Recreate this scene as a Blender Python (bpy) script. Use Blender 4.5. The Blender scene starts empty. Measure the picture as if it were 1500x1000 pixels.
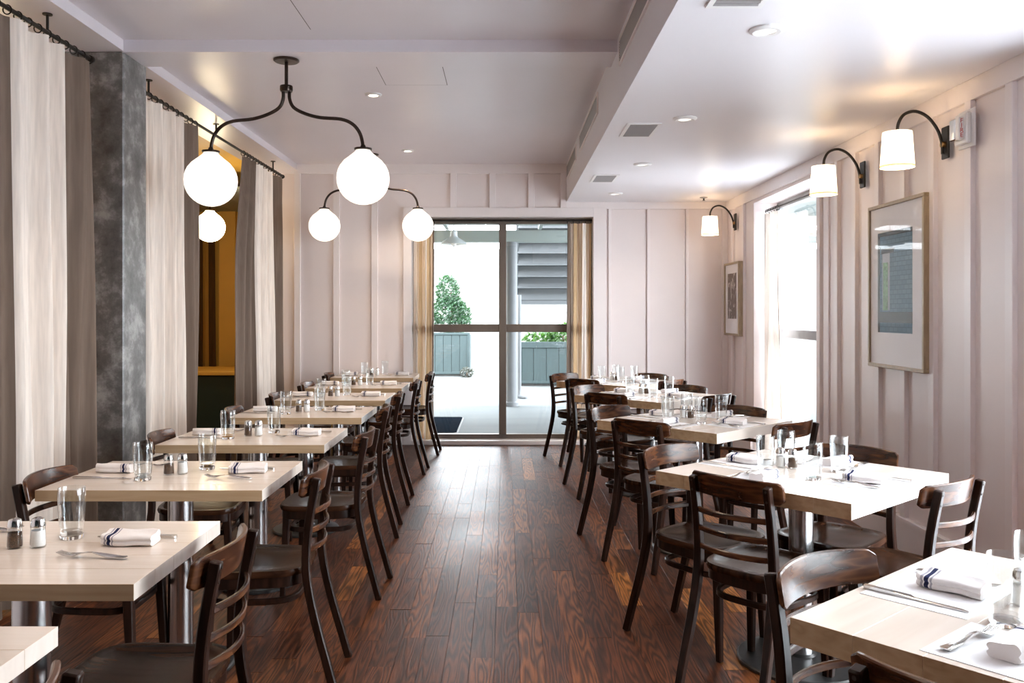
import bpy, bmesh, math, random
from mathutils import Vector, Matrix

S = bpy.context.scene
COL = S.collection
R = math.radians
random.seed(7)

# ------------------------------------------------------------------ camera, sky, exposure
FPX, PX, PY, EYE = 1260.0, 740.0, 458.0, 1.40
cam_d = bpy.data.cameras.new('camera')
cam = bpy.data.objects.new('camera', cam_d)
COL.objects.link(cam)
cam_d.sensor_width = 36.0
cam_d.lens = FPX / 1500.0 * 36.0
cam_d.shift_x = (750.0 - PX) / 1500.0
cam_d.shift_y = (PY - 500.0) / 1500.0
cam_d.clip_start = 0.05
cam.location = (0, 0, EYE)
cam.rotation_euler = (R(90), 0, 0)
S.camera = cam

world = bpy.data.worlds.new('overcast_sky')
S.world = world
world.use_nodes = True
wb = world.node_tree.nodes['Background']
wb.inputs[0].default_value = (0.88, 0.94, 1.0, 1)
wb.inputs[1].default_value = 6.5
S.view_settings.view_transform = 'Standard'
S.view_settings.look = 'None'
S.view_settings.gamma = 1.0
S.view_settings.exposure = 1.63
S.view_settings.use_curve_mapping = False
try:
    S.cycles.max_bounces = 10
    S.cycles.diffuse_bounces = 6
    S.cycles.transparent_max_bounces = 24
    S.cycles.caustics_reflective = False
    S.cycles.caustics_refractive = False
except Exception:
    pass

# room numbers (metres)
XR, YB, YN = 2.36, 9.14, -1.6          # right wall, back wall, wall behind the camera
ZC, ZS, ZL = 2.98, 2.575, 2.915        # ceiling, right soffit, left soffit
XS, XL = 0.65, -2.21                   # soffit edges
WT = 0.32                              # wall thickness

def portal(name, loc, rot, sx, sy):
    d = bpy.data.lights.new(name, 'AREA')
    d.shape = 'RECTANGLE'; d.size = sx; d.size_y = sy
    d.cycles.is_portal = True
    o = bpy.data.objects.new(name, d); COL.objects.link(o)
    o.location = loc; o.rotation_euler = rot
portal('window_portal', (XR + WT + 0.02, 2.415, 1.22), (0, R(90), 0), 2.44, 2.53)
portal('window_portal', (XR + WT + 0.02, 7.3, 1.22), (0, R(90), 0), 2.44, 1.7)
portal('door_portal', (-0.03, YB + WT + 0.02, 1.2), (R(-90), 0, 0), 1.94, 2.4)

# ------------------------------------------------------------------ mesh helpers
class MB:
    def __init__(s):
        s.v = []; s.f = []; s.tone = None
    def add(s, vs, fs):
        b = len(s.v)
        s.v += [tuple(p) for p in vs]
        s.f += [tuple(b + i for i in q) for q in fs]
        return s
    def box(s, x0, x1, y0, y1, z0, z1):
        return s.add([(x0,y0,z0),(x1,y0,z0),(x1,y1,z0),(x0,y1,z0),(x0,y0,z1),(x1,y0,z1),(x1,y1,z1),(x0,y1,z1)],
              [(0,3,2,1),(4,5,6,7),(0,1,5,4),(1,2,6,5),(2,3,7,6),(3,0,4,7)])
    def prism(s, poly, z0, z1, zf=None):
        n = len(poly)
        g = zf or (lambda x, y: 0.0)
        vs = [(x, y, z0 + g(x, y)) for x, y in poly] + [(x, y, z1 + g(x, y)) for x, y in poly]
        fs = [tuple(reversed(range(n))), tuple(range(n, 2*n))]
        fs += [(i, (i+1) % n, n + (i+1) % n, n + i) for i in range(n)]
        return s.add(vs, fs)
    def lathe(s, prof, n=20, c=(0, 0, 0), closed=False):
        vs, fs = [], []
        m = len(prof)
        for (r, z) in prof:
            for k in range(n):
                a = 2*math.pi*k/n
                vs.append((c[0] + r*math.cos(a), c[1] + r*math.sin(a), c[2] + z))
        for i in range(m if closed else m-1):
            j = (i+1) % m
            for k in range(n):
                fs.append((i*n+k, i*n+(k+1) % n, j*n+(k+1) % n, j*n+k))
        if not closed:
            if prof[0][0] > 1e-4: fs.append(tuple(reversed(range(n))))
            if prof[-1][0] > 1e-4: fs.append(tuple(range((m-1)*n, m*n)))
        return s.add(vs, fs)
    def tube(s, pts, r, n=10, closed=False):
        pts = [Vector(p) for p in pts]
        m = len(pts)
        rr = r if isinstance(r, (list, tuple)) else [r]*m
        vs, fs = [], []
        nrm = None
        for i, p in enumerate(pts):
            if closed: t = pts[(i+1) % m] - pts[i-1]
            else: t = pts[min(i+1, m-1)] - pts[max(i-1, 0)]
            t.normalize()
            if nrm is None:
                a = Vector((0, 0, 1)) if abs(t.z) < 0.9 else Vector((1, 0, 0))
                nrm = t.cross(a).normalized()
            nrm = (nrm - t*nrm.dot(t)).normalized()
            b = t.cross(nrm)
            for k in range(n):
                q = 2*math.pi*k/n
                vs.append(p + (nrm*math.cos(q) + b*math.sin(q))*rr[i])
        for i in range(m if closed else m-1):
            j = (i+1) % m
            for k in range(n):
                fs.append((i*n+k, i*n+(k+1) % n, j*n+(k+1) % n, j*n+k))
        if not closed:
            fs.append(tuple(reversed(range(n)))); fs.append(tuple(range((m-1)*n, m*n)))
        return s.add(vs, fs)
    def sweep(s, pts, w, h, up=(0, 0, 1), closed=False):
        """rectangular section: w across (tangent x up), h along up"""
        pts = [Vector(p) for p in pts]; up = Vector(up)
        m = len(pts)
        ww = w if isinstance(w, (list, tuple)) else [w]*m
        hh = h if isinstance(h, (list, tuple)) else [h]*m
        vs, fs = [], []
        for i, p in enumerate(pts):
            if closed: t = pts[(i+1) % m] - pts[i-1]
            else: t = pts[min(i+1, m-1)] - pts[max(i-1, 0)]
            t.normalize()
            sd = t.cross(up).normalized()
            u2 = sd.cross(t).normalized()
            for a, b in ((-1,-1),(1,-1),(1,1),(-1,1)):
                vs.append(p + sd*(a*ww[i]/2) + u2*(b*hh[i]/2))
        for i in range(m if closed else m-1):
            j = (i+1) % m
            for k in range(4):
                fs.append((i*4+k, i*4+(k+1) % 4, j*4+(k+1) % 4, j*4+k))
        if not closed:
            fs.append((3,2,1,0)); e = (m-1)*4; fs.append((e,e+1,e+2,e+3))
        return s.add(vs, fs)
    def grid(s, P):
        """P[i][j] points -> sheet"""
        n, m = len(P), len(P[0])
        return s.add([p for row in P for p in row],
                     [(i*m+j, (i+1)*m+j, (i+1)*m+j+1, i*m+j+1) for i in range(n-1) for j in range(m-1)])
    def mesh(s, name, mat, smooth=False, bevel=0.0, seg=1):
        me = bpy.data.meshes.new(name)
        me.from_pydata(s.v, [], s.f)
        bm = bmesh.new(); bm.from_mesh(me)
        bmesh.ops.recalc_face_normals(bm, faces=bm.faces)
        if bevel > 0:
            es = [e for e in bm.edges if len(e.link_faces) == 2 and e.calc_face_angle(0) > R(35)]
            bmesh.ops.bevel(bm, geom=es, offset=bevel, segments=seg, profile=0.5, affect='EDGES', clamp_overlap=True)
        bm.to_mesh(me); bm.free()
        if smooth:
            me.polygons.foreach_set('use_smooth', [True]*len(me.polygons))
            me.set_sharp_from_angle(angle=R(smooth if smooth is not True else 40))
        if mat: me.materials.append(M[mat] if isinstance(mat, str) else mat)
        return me
    def build(s, name, mat, parent=None, **k):
        return link(name, s.mesh(name, mat, **k), parent)

def link(name, me, parent=None):
    o = bpy.data.objects.new(name, me); COL.objects.link(o)
    if parent is not None: o.parent = parent
    return o
def empty(name, loc=(0, 0, 0), rz=0.0):
    o = bpy.data.objects.new(name, None); COL.objects.link(o)
    o.location = loc; o.rotation_euler = (0, 0, rz); o.empty_display_size = 0.1
    return o
def tag(o, label=None, cat=None, group=None, kind=None):
    if label: o['label'] = label
    if cat: o['category'] = cat
    if group: o['group'] = group
    if kind: o['kind'] = kind
    return o
def inst(parts, name, label, cat, loc, rz=0.0, group=None):
    """parts: [(name, mesh, [(subname, mesh)...])] -> a thing with its parts"""
    if len(parts) == 1 and not parts[0][2]:
        o = link(name, parts[0][1]); o.location = loc; o.rotation_euler = (0, 0, rz)
        return tag(o, label, cat, group)
    e = empty(name, loc, rz); tag(e, label, cat, group)
    for (pn, me, subs) in parts:
        p = link(pn, me, e)
        for (sn, sm) in subs: link(sn, sm, p)
    return e
def struct(o, label=None):
    return tag(o, label, None, None, 'structure')
def smooth_path(pts, k=6, closed=False):
    P = [Vector(p) for p in pts]; n = len(P); out = []
    rng = range(n if closed else n-1)
    for i in rng:
        if closed: a, b, c, d = P[i-1], P[i], P[(i+1) % n], P[(i+2) % n]
        else: a, b, c, d = P[max(i-1, 0)], P[i], P[i+1], P[min(i+2, n-1)]
        for j in range(k):
            t = j/k
            out.append(0.5*((2*b) + (c-a)*t + (2*a-5*b+4*c-d)*t*t + (3*b-a-3*c+d)*t**3))
    if not closed: out.append(P[-1])
    return out
def slab(us, vs, holes, d0, d1, f):
    """grid slab with holes, one connected mesh; f(u, v, d) -> xyz"""
    mb = MB(); nu, nv = len(us), len(vs)
    solid = lambda i, j: 0 <= i < nu-1 and 0 <= j < nv-1 and (i, j) not in holes
    V = [f(u, v, d0) for u in us for v in vs] + [f(u, v, d1) for u in us for v in vs]
    q = lambda i, j, b: b*nu*nv + i*nv + j
    F = []
    for i in range(nu-1):
        for j in range(nv-1):
            if not solid(i, j): continue
            F.append((q(i,j,0), q(i+1,j,0), q(i+1,j+1,0), q(i,j+1,0)))
            F.append((q(i,j,1), q(i,j+1,1), q(i+1,j+1,1), q(i+1,j,1)))
            if not solid(i-1, j): F.append((q(i,j,0), q(i,j+1,0), q(i,j+1,1), q(i,j,1)))
            if not solid(i+1, j): F.append((q(i+1,j,0), q(i+1,j,1), q(i+1,j+1,1), q(i+1,j+1,0)))
            if not solid(i, j-1): F.append((q(i,j,0), q(i,j,1), q(i+1,j,1), q(i+1,j,0)))
            if not solid(i, j+1): F.append((q(i,j+1,0), q(i+1,j+1,0), q(i+1,j+1,1), q(i,j+1,1)))
    used = sorted({k for fc in F for k in fc}); mp = {k: n for n, k in enumerate(used)}
    mb.add([V[k] for k in used], [tuple(mp[k] for k in fc) for fc in F])
    return mb

# ------------------------------------------------------------------ materials
M = {}
class NT:
    def __init__(s, name):
        m = bpy.data.materials.new(name); m.use_nodes = True
        s.m = m; s.t = m.node_tree; s.n = s.t.nodes; s.b = s.n['Principled BSDF']; s.out = s.n['Material Output']
        M[name] = m
    def new(s, kind, **kw):
        n = s.n.new(kind)
        for k, v in kw.items():
            if k in n.inputs: n.inputs[k].default_value = v
            else: setattr(n, k, v)
        return n
    def l(s, a, b): s.t.links.new(a, b)
    def coords(s, kind='Object', scale=(1, 1, 1)):
        tc = s.new('ShaderNodeTexCoord'); mp = s.new('ShaderNodeMapping')
        mp.inputs['Scale'].default_value = scale
        s.l(tc.outputs[kind], mp.inputs['Vector']); return mp.outputs[0]
    def ramp(s, fac, stops):
        r = s.new('ShaderNodeValToRGB'); cr = r.color_ramp
        while len(cr.elements) < len(stops): cr.elements.new(0.5)
        for e, (p, c) in zip(cr.elements, stops): e.position = p; e.color = (*c, 1)
        s.l(fac, r.inputs[0]); return r.outputs[0]
    def bump(s, h, strength=0.1, dist=0.01):
        b = s.new('ShaderNodeBump'); b.inputs['Strength'].default_value = strength; b.inputs['Distance'].default_value = dist
        s.l(h, b.inputs['Height']); s.l(b.outputs[0], s.b.inputs['Normal'])
def basic(name, c, rough=0.5, metal=0.0, var=0.06, scale=8.0, sc=(1, 1, 1), bump=0.0, coat=0.0, spec=None, det=3.0):
    t = NT(name)
    nz = t.new('ShaderNodeTexNoise'); nz.inputs['Scale'].default_value = scale; nz.inputs['Detail'].default_value = det
    t.l(t.coords('Object', sc), nz.inputs['Vector'])
    t.l(t.ramp(nz.outputs[0], [(0.3, tuple(x*(1-var) for x in c)), (0.7, tuple(min(1, x*(1+var)) for x in c))]), t.b.inputs['Base Color'])
    t.b.inputs['Roughness'].default_value = rough; t.b.inputs['Metallic'].default_value = metal
    if coat: t.b.inputs['Coat Weight'].default_value = coat; t.b.inputs['Coat Roughness'].default_value = 0.12
    if spec is not None: t.b.inputs['Specular IOR Level'].default_value = spec
    if bump: t.bump(nz.outputs[0], bump, 0.004)
    return t

basic('wall_paint', (0.78, 0.70, 0.685), 0.38, var=0.015, scale=3, bump=0.02)
basic('ceiling_paint', (0.73, 0.685, 0.72), 0.33, var=0.015, scale=2, bump=0.015, spec=0.35)
basic('soffit_paint', (0.755, 0.74, 0.775), 0.33, var=0.012, scale=2, bump=0.015, spec=0.3)
basic('trim_paint', (0.80, 0.735, 0.725), 0.33, var=0.015, scale=4)
basic('yellow_paint', (0.74, 0.45, 0.09), 0.5, var=0.05, scale=2)
basic('teal_paint', (0.012, 0.032, 0.036), 0.4, var=0.1, scale=3)
basic('steel', (0.62, 0.62, 0.63), 0.22, metal=1.0, var=0.05, scale=40, sc=(1, 1, 0.05))
basic('cast_iron', (0.045, 0.043, 0.042), 0.38, metal=0.6, var=0.15, scale=30, bump=0.05)
basic('black_iron', (0.03, 0.026, 0.024), 0.42, metal=0.7, var=0.2, scale=25)
basic('bronze_arm', (0.05, 0.036, 0.03), 0.3, metal=0.85, var=0.2, scale=20)
basic('bronze_frame', (0.17, 0.135, 0.11), 0.42, metal=0.35, var=0.08, scale=12, sc=(1, 1, 0.2))
basic('grey_frame', (0.30, 0.30, 0.31), 0.4, metal=0.3, var=0.05, scale=12)
basic('brass', (0.55, 0.34, 0.13), 0.3, metal=1.0, var=0.08, scale=20)
basic('chrome', (0.72, 0.70, 0.68), 0.13, metal=1.0, var=0.04, scale=30)
basic('cutlery', (0.62, 0.60, 0.58), 0.2, metal=1.0, var=0.04, scale=30)
basic('paper', (0.86, 0.85, 0.86), 0.7, var=0.02, scale=30)
basic('pepper', (0.10, 0.055, 0.03), 0.9, var=0.6, scale=300)
basic('salt', (0.88, 0.87, 0.85), 0.9, var=0.04, scale=300)
basic('white_plastic', (0.78, 0.77, 0.77), 0.4, var=0.02, scale=10)
basic('vent_grey', (0.30, 0.28, 0.28), 0.5, var=0.04, scale=10)
basic('vent_dark', (0.10, 0.10, 0.10), 0.7, var=0.1, scale=10)
basic('seam', (0.10, 0.08, 0.08), 0.8, var=0.1, scale=20)
basic('red_print', (0.45, 0.02, 0.015), 0.5, var=0.05, scale=20)
basic('mat_board', (0.80, 0.78, 0.80), 0.6, var=0.015, scale=10)
basic('frame_wood', (0.36, 0.27, 0.17), 0.4, var=0.15, scale=14, sc=(6, 6, 1))
basic('deck', (0.125, 0.135, 0.138), 0.8, var=0.10, scale=1.2, sc=(0.3, 1.5, 1), bump=0.03, spec=0.06)
basic('asphalt_pale', (0.115, 0.118, 0.115), 0.9, var=0.06, scale=0.6, spec=0.05)
basic('bounce_paving', (0.62, 0.64, 0.66), 0.9, var=0.05, scale=0.6, spec=0.1)  # paleness put in to bounce daylight up to the ceiling
basic('porch_paint', (0.26, 0.30, 0.29), 0.5, var=0.03, scale=3)
basic('stair_paint', (0.07, 0.076, 0.082), 0.55, var=0.03, scale=3)
basic('post_paint', (0.13, 0.138, 0.147), 0.5, var=0.02, scale=3)
basic('planter_paint', (0.026, 0.043, 0.045), 0.55, var=0.1, scale=5, sc=(5, 5, 0.6), bump=0.05)
basic('planter_dark', (0.05, 0.05, 0.05), 0.8, var=0.1, scale=5)
basic('enamel', (0.75, 0.78, 0.8), 0.25, var=0.01, scale=5)
basic('door_mat', (0.010, 0.014, 0.02), 0.9, var=0.5, scale=200, bump=0.3, spec=0.0)
basic('mat_edge', (0.2, 0.2, 0.2), 0.8, var=0.05, scale=20)
basic('soil', (0.04, 0.025, 0.015), 0.95, var=0.4, scale=30)
basic('bark', (0.09, 0.06, 0.04), 0.9, var=0.3, scale=20)
basic('screw', (0.02, 0.012, 0.008), 0.5, var=0.1, scale=50)
basic('underlay', (0.03, 0.015, 0.01), 0.7, var=0.2, scale=6)
basic('plaster_back', (0.55, 0.52, 0.50), 0.6, var=0.02, scale=2)

def leafmat(name, a, b):
    t = NT(name)
    g = t.new('ShaderNodeNewGeometry')
    t.l(t.ramp(g.outputs['Random Per Island'], [(0.0, a), (1.0, b)]), t.b.inputs['Base Color'])
    t.b.inputs['Roughness'].default_value = 0.45
    tr = t.new('ShaderNodeBsdfTranslucent'); tr.inputs[0].default_value = (b[0], b[1], b[2]*0.6, 1)
    mx = t.new('ShaderNodeMixShader'); mx.inputs[0].default_value = 0.3
    t.l(t.b.outputs[0], mx.inputs[1]); t.l(tr.outputs[0], mx.inputs[2]); t.l(mx.outputs[0], t.out.inputs[0])
leafmat('leaf_green', (0.005, 0.026, 0.012), (0.036, 0.09, 0.042))
leafmat('leaf_bright', (0.010, 0.05, 0.010), (0.06, 0.14, 0.03))
leafmat('leaf_pale', (0.06, 0.065, 0.062), (0.11, 0.115, 0.11))

# worn oak planks: per-plank tone attribute, contour-like figure
def floor_material():
    t = NT('oak_floor')
    g = t.new('ShaderNodeNewGeometry'); at = t.new('ShaderNodeAttribute'); at.attribute_name = 'tone'
    sep = t.new('ShaderNodeSeparateXYZ'); t.l(g.outputs['Position'], sep.inputs[0])
    off = t.new('ShaderNodeMath', operation='MULTIPLY'); off.inputs[1].default_value = 37.0; t.l(at.outputs['Fac'], off.inputs[0])
    cmb = t.new('ShaderNodeCombineXYZ')
    mx = t.new('ShaderNodeMath', operation='MULTIPLY'); mx.inputs[1].default_value = 15.0; t.l(sep.outputs[0], mx.inputs[0])
    my = t.new('ShaderNodeMath', operation='MULTIPLY'); my.inputs[1].default_value = 1.25; t.l(sep.outputs[1], my.inputs[0])
    t.l(mx.outputs[0], cmb.inputs[0]); t.l(my.outputs[0], cmb.inputs[1]); t.l(off.outputs[0], cmb.inputs[2])
    n1 = t.new('ShaderNodeTexNoise'); n1.inputs['Scale'].default_value = 1.0; n1.inputs['Detail'].default_value = 1.5
    t.l(cmb.outputs[0], n1.inputs['Vector'])
    k = t.new('ShaderNodeMath', operation='MULTIPLY'); k.inputs[1].default_value = 12.0; t.l(n1.outputs[0], k.inputs[0])
    fr = t.new('ShaderNodeMath', operation='PINGPONG'); fr.inputs[1].default_value = 0.5; t.l(k.outputs[0], fr.inputs[0])
    # fine pores
    cm2 = t.new('ShaderNodeMapping'); cm2.inputs['Scale'].default_value = (160, 9, 1); t.l(g.outputs['Position'], cm2.inputs['Vector'])
    n2 = t.new('ShaderNodeTexNoise'); n2.inputs['Scale'].default_value = 1.0; n2.inputs['Detail'].default_value = 3; t.l(cm2.outputs[0], n2.inputs['Vector'])
    base = t.ramp(at.outputs['Fac'], [(0.0, (0.06, 0.017, 0.007)), (0.45, (0.135, 0.039, 0.0135)), (0.75, (0.23, 0.074, 0.022)), (1.0, (0.42, 0.16, 0.038))])
    dark = t.ramp(fr.outputs[0], [(0.0, (0.08, 0.06, 0.055)), (0.16, (0.36, 0.31, 0.29)), (0.40, (1, 1, 1))])
    m1 = t.new('ShaderNodeMix', data_type='RGBA', blend_type='MULTIPLY'); m1.inputs[0].default_value = 0.85
    t.l(base, m1.inputs[6]); t.l(dark, m1.inputs[7])
    pr = t.ramp(n2.outputs[0], [(0.35, (0.6, 0.58, 0.56)), (0.6, (1.1, 1.1, 1.1))])
    m2 = t.new('ShaderNodeMix', data_type='RGBA', blend_type='MULTIPLY'); m2.inputs[0].default_value = 0.8
    t.l(m1.outputs[2], m2.inputs[6]); t.l(pr, m2.inputs[7])
    t.l(m2.outputs[2], t.b.inputs['Base Color']); t.b.inputs['Specular IOR Level'].default_value = 0.26
    n3 = t.new('ShaderNodeTexNoise'); n3.inputs['Scale'].default_value = 1.6; n3.inputs['Detail'].default_value = 5; t.l(g.outputs['Position'], n3.inputs['Vector'])
    rr = t.new('ShaderNodeMapRange'); rr.inputs['To Min'].default_value = 0.34; rr.inputs['To Max'].default_value = 0.52
    t.l(n3.outputs[0], rr.inputs[0]); t.l(rr.outputs[0], t.b.inputs['Roughness'])
    bm = t.new('ShaderNodeMath', operation='ADD'); t.l(fr.outputs[0], bm.inputs[0]); t.l(n2.outputs[0], bm.inputs[1])
    t.bump(bm.outputs[0], 0.22, 0.003)
floor_material()

def grain(name, c0, c1, c2, rough, sc, coat=0.0, kk=9.0, bump=0.05, spec=0.5):
    t = NT(name)
    v = t.coords('Object', sc)
    oi = t.new('ShaderNodeObjectInfo'); ad = t.new('ShaderNodeVectorMath', operation='ADD')
    ml = t.new('ShaderNodeMath', operation='MULTIPLY'); ml.inputs[1].default_value = 40.0; t.l(oi.outputs['Random'], ml.inputs[0])
    t.l(v, ad.inputs[0]); t.l(ml.outputs[0], ad.inputs[1])
    n = t.new('ShaderNodeTexNoise'); n.inputs['Scale'].default_value = 1.0; n.inputs['Detail'].default_value = 2.0
    t.l(ad.outputs[0], n.inputs['Vector'])
    k = t.new('ShaderNodeMath', operation='MULTIPLY'); k.inputs[1].default_value = kk; t.l(n.outputs[0], k.inputs[0])
    p = t.new('ShaderNodeMath', operation='PINGPONG'); p.inputs[1].default_value = 1.0; t.l(k.outputs[0], p.inputs[0])
    t.l(t.ramp(p.outputs[0], [(0.0, c0), (0.5, c1), (1.0, c2)]), t.b.inputs['Base Color'])
    t.b.inputs['Roughness'].default_value = rough; t.b.inputs['Specular IOR Level'].default_value = spec
    if coat: t.b.inputs['Coat Weight'].default_value = coat; t.b.inputs['Coat Roughness'].default_value = 0.08
    t.bump(p.outputs[0], bump, 0.001)
grain('table_wood', (0.73, 0.63, 0.55), (0.76, 0.665, 0.585), (0.78, 0.69, 0.615), 0.22, (1.5, 18, 6), coat=0.2, kk=5, bump=0.02)
grain('table_wood_shade', (0.40, 0.265, 0.145), (0.46, 0.315, 0.18), (0.50, 0.35, 0.21), 0.4, (2, 14, 30), kk=6, bump=0.02)  # same table finish with shade painted in, for some side faces
grain('chair_dark', (0.010, 0.0042, 0.0028), (0.016, 0.0066, 0.0042), (0.024, 0.0098, 0.006), 0.3, (30, 30, 3), coat=0.0, kk=6, spec=0.2)
grain('chair_rail', (0.022, 0.0072, 0.0036), (0.055, 0.0185, 0.0078), (0.105, 0.039, 0.015), 0.27, (5, 8, 26), coat=0.0, kk=7, spec=0.42)
grain('chair_seat', (0.016, 0.0062, 0.0035), (0.032, 0.0125, 0.006), (0.05, 0.02, 0.010), 0.24, (22, 3, 6), coat=0.0, kk=8, spec=0.14)

def linen(name, c, trans=0.25):
    t = NT(name)
    v = t.coords('Object', (1, 1, 1))
    w = t.new('ShaderNodeTexNoise'); w.inputs['Scale'].default_value = 1.0; w.inputs['Detail'].default_value = 4
    mp = t.new('ShaderNodeMapping'); mp.inputs['Scale'].default_value = (60, 60, 4); t.l(v, mp.inputs['Vector']); t.l(mp.outputs[0], w.inputs['Vector'])
    col = t.ramp(w.outputs[0], [(0.3, tuple(x*0.88 for x in c)), (0.7, tuple(min(1, x*1.08) for x in c))])
    t.l(col, t.b.inputs['Base Color']); t.b.inputs['Roughness'].default_value = 0.85
    t.b.inputs['Specular IOR Level'].default_value = 0.15
    t.bump(w.outputs[0], 0.15, 0.003)
    tr = t.new('ShaderNodeBsdfTranslucent'); t.l(col, tr.inputs[0])
    mx = t.new('ShaderNodeMixShader'); mx.inputs[0].default_value = trans
    t.l(t.b.outputs[0], mx.inputs[1]); t.l(tr.outputs[0], mx.inputs[2]); t.l(mx.outputs[0], t.out.inputs[0])
linen('linen_cream', (0.87, 0.80, 0.74), 0.15)
linen('linen_taupe', (0.20, 0.15, 0.12), 0.10)
linen('linen_sand', (0.80, 0.64, 0.49), 0.3)
linen('linen_ochre', (0.64, 0.46, 0.28), 0.3)
linen('linen_gold', (0.46, 0.27, 0.07), 0.15)
linen('linen_umber', (0.10, 0.055, 0.025), 0.1)

def napkin_material():
    t = NT('napkin_cloth')
    tc = t.new('ShaderNodeTexCoord'); sp = t.new('ShaderNodeSeparateXYZ'); t.l(tc.outputs['Object'], sp.inputs[0])
    mr = t.new('ShaderNodeMapRange'); mr.inputs['From Min'].default_value = -0.08; mr.inputs['From Max'].default_value = 0.08
    t.l(sp.outputs[0], mr.inputs[0])
    W_, B_, G_ = (0.84, 0.80, 0.79), (0.03, 0.035, 0.09), (0.40, 0.38, 0.42)
    r = t.new('ShaderNodeValToRGB'); cr = r.color_ramp; cr.interpolation = 'CONSTANT'
    st = [(0, W_), (0.13, G_), (0.165, W_), (0.185, B_), (0.25, W_), (0.27, G_), (0.30, W_)]
    while len(cr.elements) < len(st): cr.elements.new(0.5)
    for e, (p, c) in zip(cr.elements, st): e.position = p; e.color = (*c, 1)
    t.l(mr.outputs[0], r.inputs[0]); t.l(r.outputs[0], t.b.inputs['Base Color'])
    t.b.inputs['Roughness'].default_value = 0.9; t.b.inputs['Specular IOR Level'].default_value = 0.1
    n = t.new('ShaderNodeTexNoise'); n.inputs['Scale'].default_value = 60.0; t.l(tc.outputs['Object'], n.inputs['Vector']); t.bump(n.outputs[0], 0.3, 0.003)
napkin_material()

def concrete():
    t = NT('concrete')
    v = t.coords('Object')
    a = t.new('ShaderNodeTexNoise'); a.inputs['Scale'].default_value = 5.0; a.inputs['Detail'].default_value = 8; a.inputs['Roughness'].default_value = 0.7; t.l(v, a.inputs['Vector'])
    t.l(t.ramp(a.outputs[0], [(0.34, (0.055, 0.053, 0.052)), (0.5, (0.14, 0.137, 0.135)), (0.64, (0.36, 0.355, 0.35))]), t.b.inputs['Base Color'])
    t.b.inputs['Roughness'].default_value = 0.38; t.b.inputs['Specular IOR Level'].default_value = 0.8
    t.bump(a.outputs[0], 0.5, 0.01)
concrete()

def thin_glass(name, tint=(0.96, 0.98, 0.98), f0=0.03, rough=0.0, power=5.0, k=1.0):
    """clear sheet: transparent with a Schlick-weighted mirror reflection (same from both sides)"""
    t = NT(name)
    tr = t.new('ShaderNodeBsdfTransparent'); tr.inputs[0].default_value = (*tint, 1)
    gl = t.new('ShaderNodeBsdfGlossy'); gl.inputs['Roughness'].default_value = rough; gl.inputs[0].default_value = (1, 1, 1, 1)
    lw = t.new('ShaderNodeLayerWeight'); lw.inputs[0].default_value = 0.5
    pw_ = t.new('ShaderNodeMath', operation='POWER'); pw_.inputs[1].default_value = power; t.l(lw.outputs['Facing'], pw_.inputs[0])
    nz = t.new('ShaderNodeTexNoise'); nz.inputs['Scale'].default_value = 3.0
    t.l(t.coords('Object'), nz.inputs['Vector'])
    mu = t.new('ShaderNodeMath', operation='MULTIPLY_ADD'); mu.inputs[1].default_value = f0*0.3; mu.inputs[2].default_value = f0
    t.l(nz.outputs[0], mu.inputs[0])
    ad = t.new('ShaderNodeMath', operation='MULTIPLY_ADD', use_clamp=True); t.l(pw_.outputs[0], ad.inputs[0]); ad.inputs[1].default_value = k; t.l(mu.outputs[0], ad.inputs[2])
    mx = t.new('ShaderNodeMixShader'); t.l(ad.outputs[0], mx.inputs[0]); t.l(tr.outputs[0], mx.inputs[1]); t.l(gl.outputs[0], mx.inputs[2])
    t.l(mx.outputs[0], t.out.inputs[0]); t.n.remove(t.b)
thin_glass('pane_glass', (0.985, 0.992, 0.99), 0.025)
thin_glass('picture_glass', (0.99, 0.99, 0.99), 0.004, power=5.0, k=0.2)
thin_glass('tumbler_glass', (0.955, 0.965, 0.965), 0.035, power=2.6)
def thick_glass():
    t = NT('base_glass')
    t.b.inputs['Base Color'].default_value = (1, 1, 1, 1); t.b.inputs['Transmission Weight'].default_value = 1.0
    t.b.inputs['Roughness'].default_value = 0.02; t.b.inputs['IOR'].default_value = 1.45
    nz = t.new('ShaderNodeTexNoise'); nz.inputs['Scale'].default_value = 25.0; t.l(t.coords('Object'), nz.inputs['Vector']); t.bump(nz.outputs[0], 0.1, 0.004)
thick_glass()

def glow(name, c, strength, base=(0.9, 0.88, 0.84), var=0.06):
    t = NT(name)
    nz = t.new('ShaderNodeTexNoise'); nz.inputs['Scale'].default_value = 4.0; t.l(t.coords('Object'), nz.inputs['Vector'])
    t.l(t.ramp(nz.outputs[0], [(0.3, tuple(x*(1-var) for x in c)), (0.7, c)]), t.b.inputs['Emission Color'])
    t.b.inputs['Emission Strength'].default_value = strength
    t.b.inputs['Base Color'].default_value = (*base, 1); t.b.inputs['Roughness'].default_value = 0.3
glow('opal_globe', (1.0, 0.90, 0.76), 0.40)
glow('opal_globe_side', (1.0, 0.82, 0.54), 9.0)
glow('lamp_shade', (1.0, 0.81, 0.57), 1.0)
glow('downlight_glow', (1.0, 0.86, 0.66), 3.0)
glow('downlight_dim', (1.0, 0.93, 0.85), 0.3)
glow('bulb', (1.0, 0.78, 0.5), 3.0)

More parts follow.
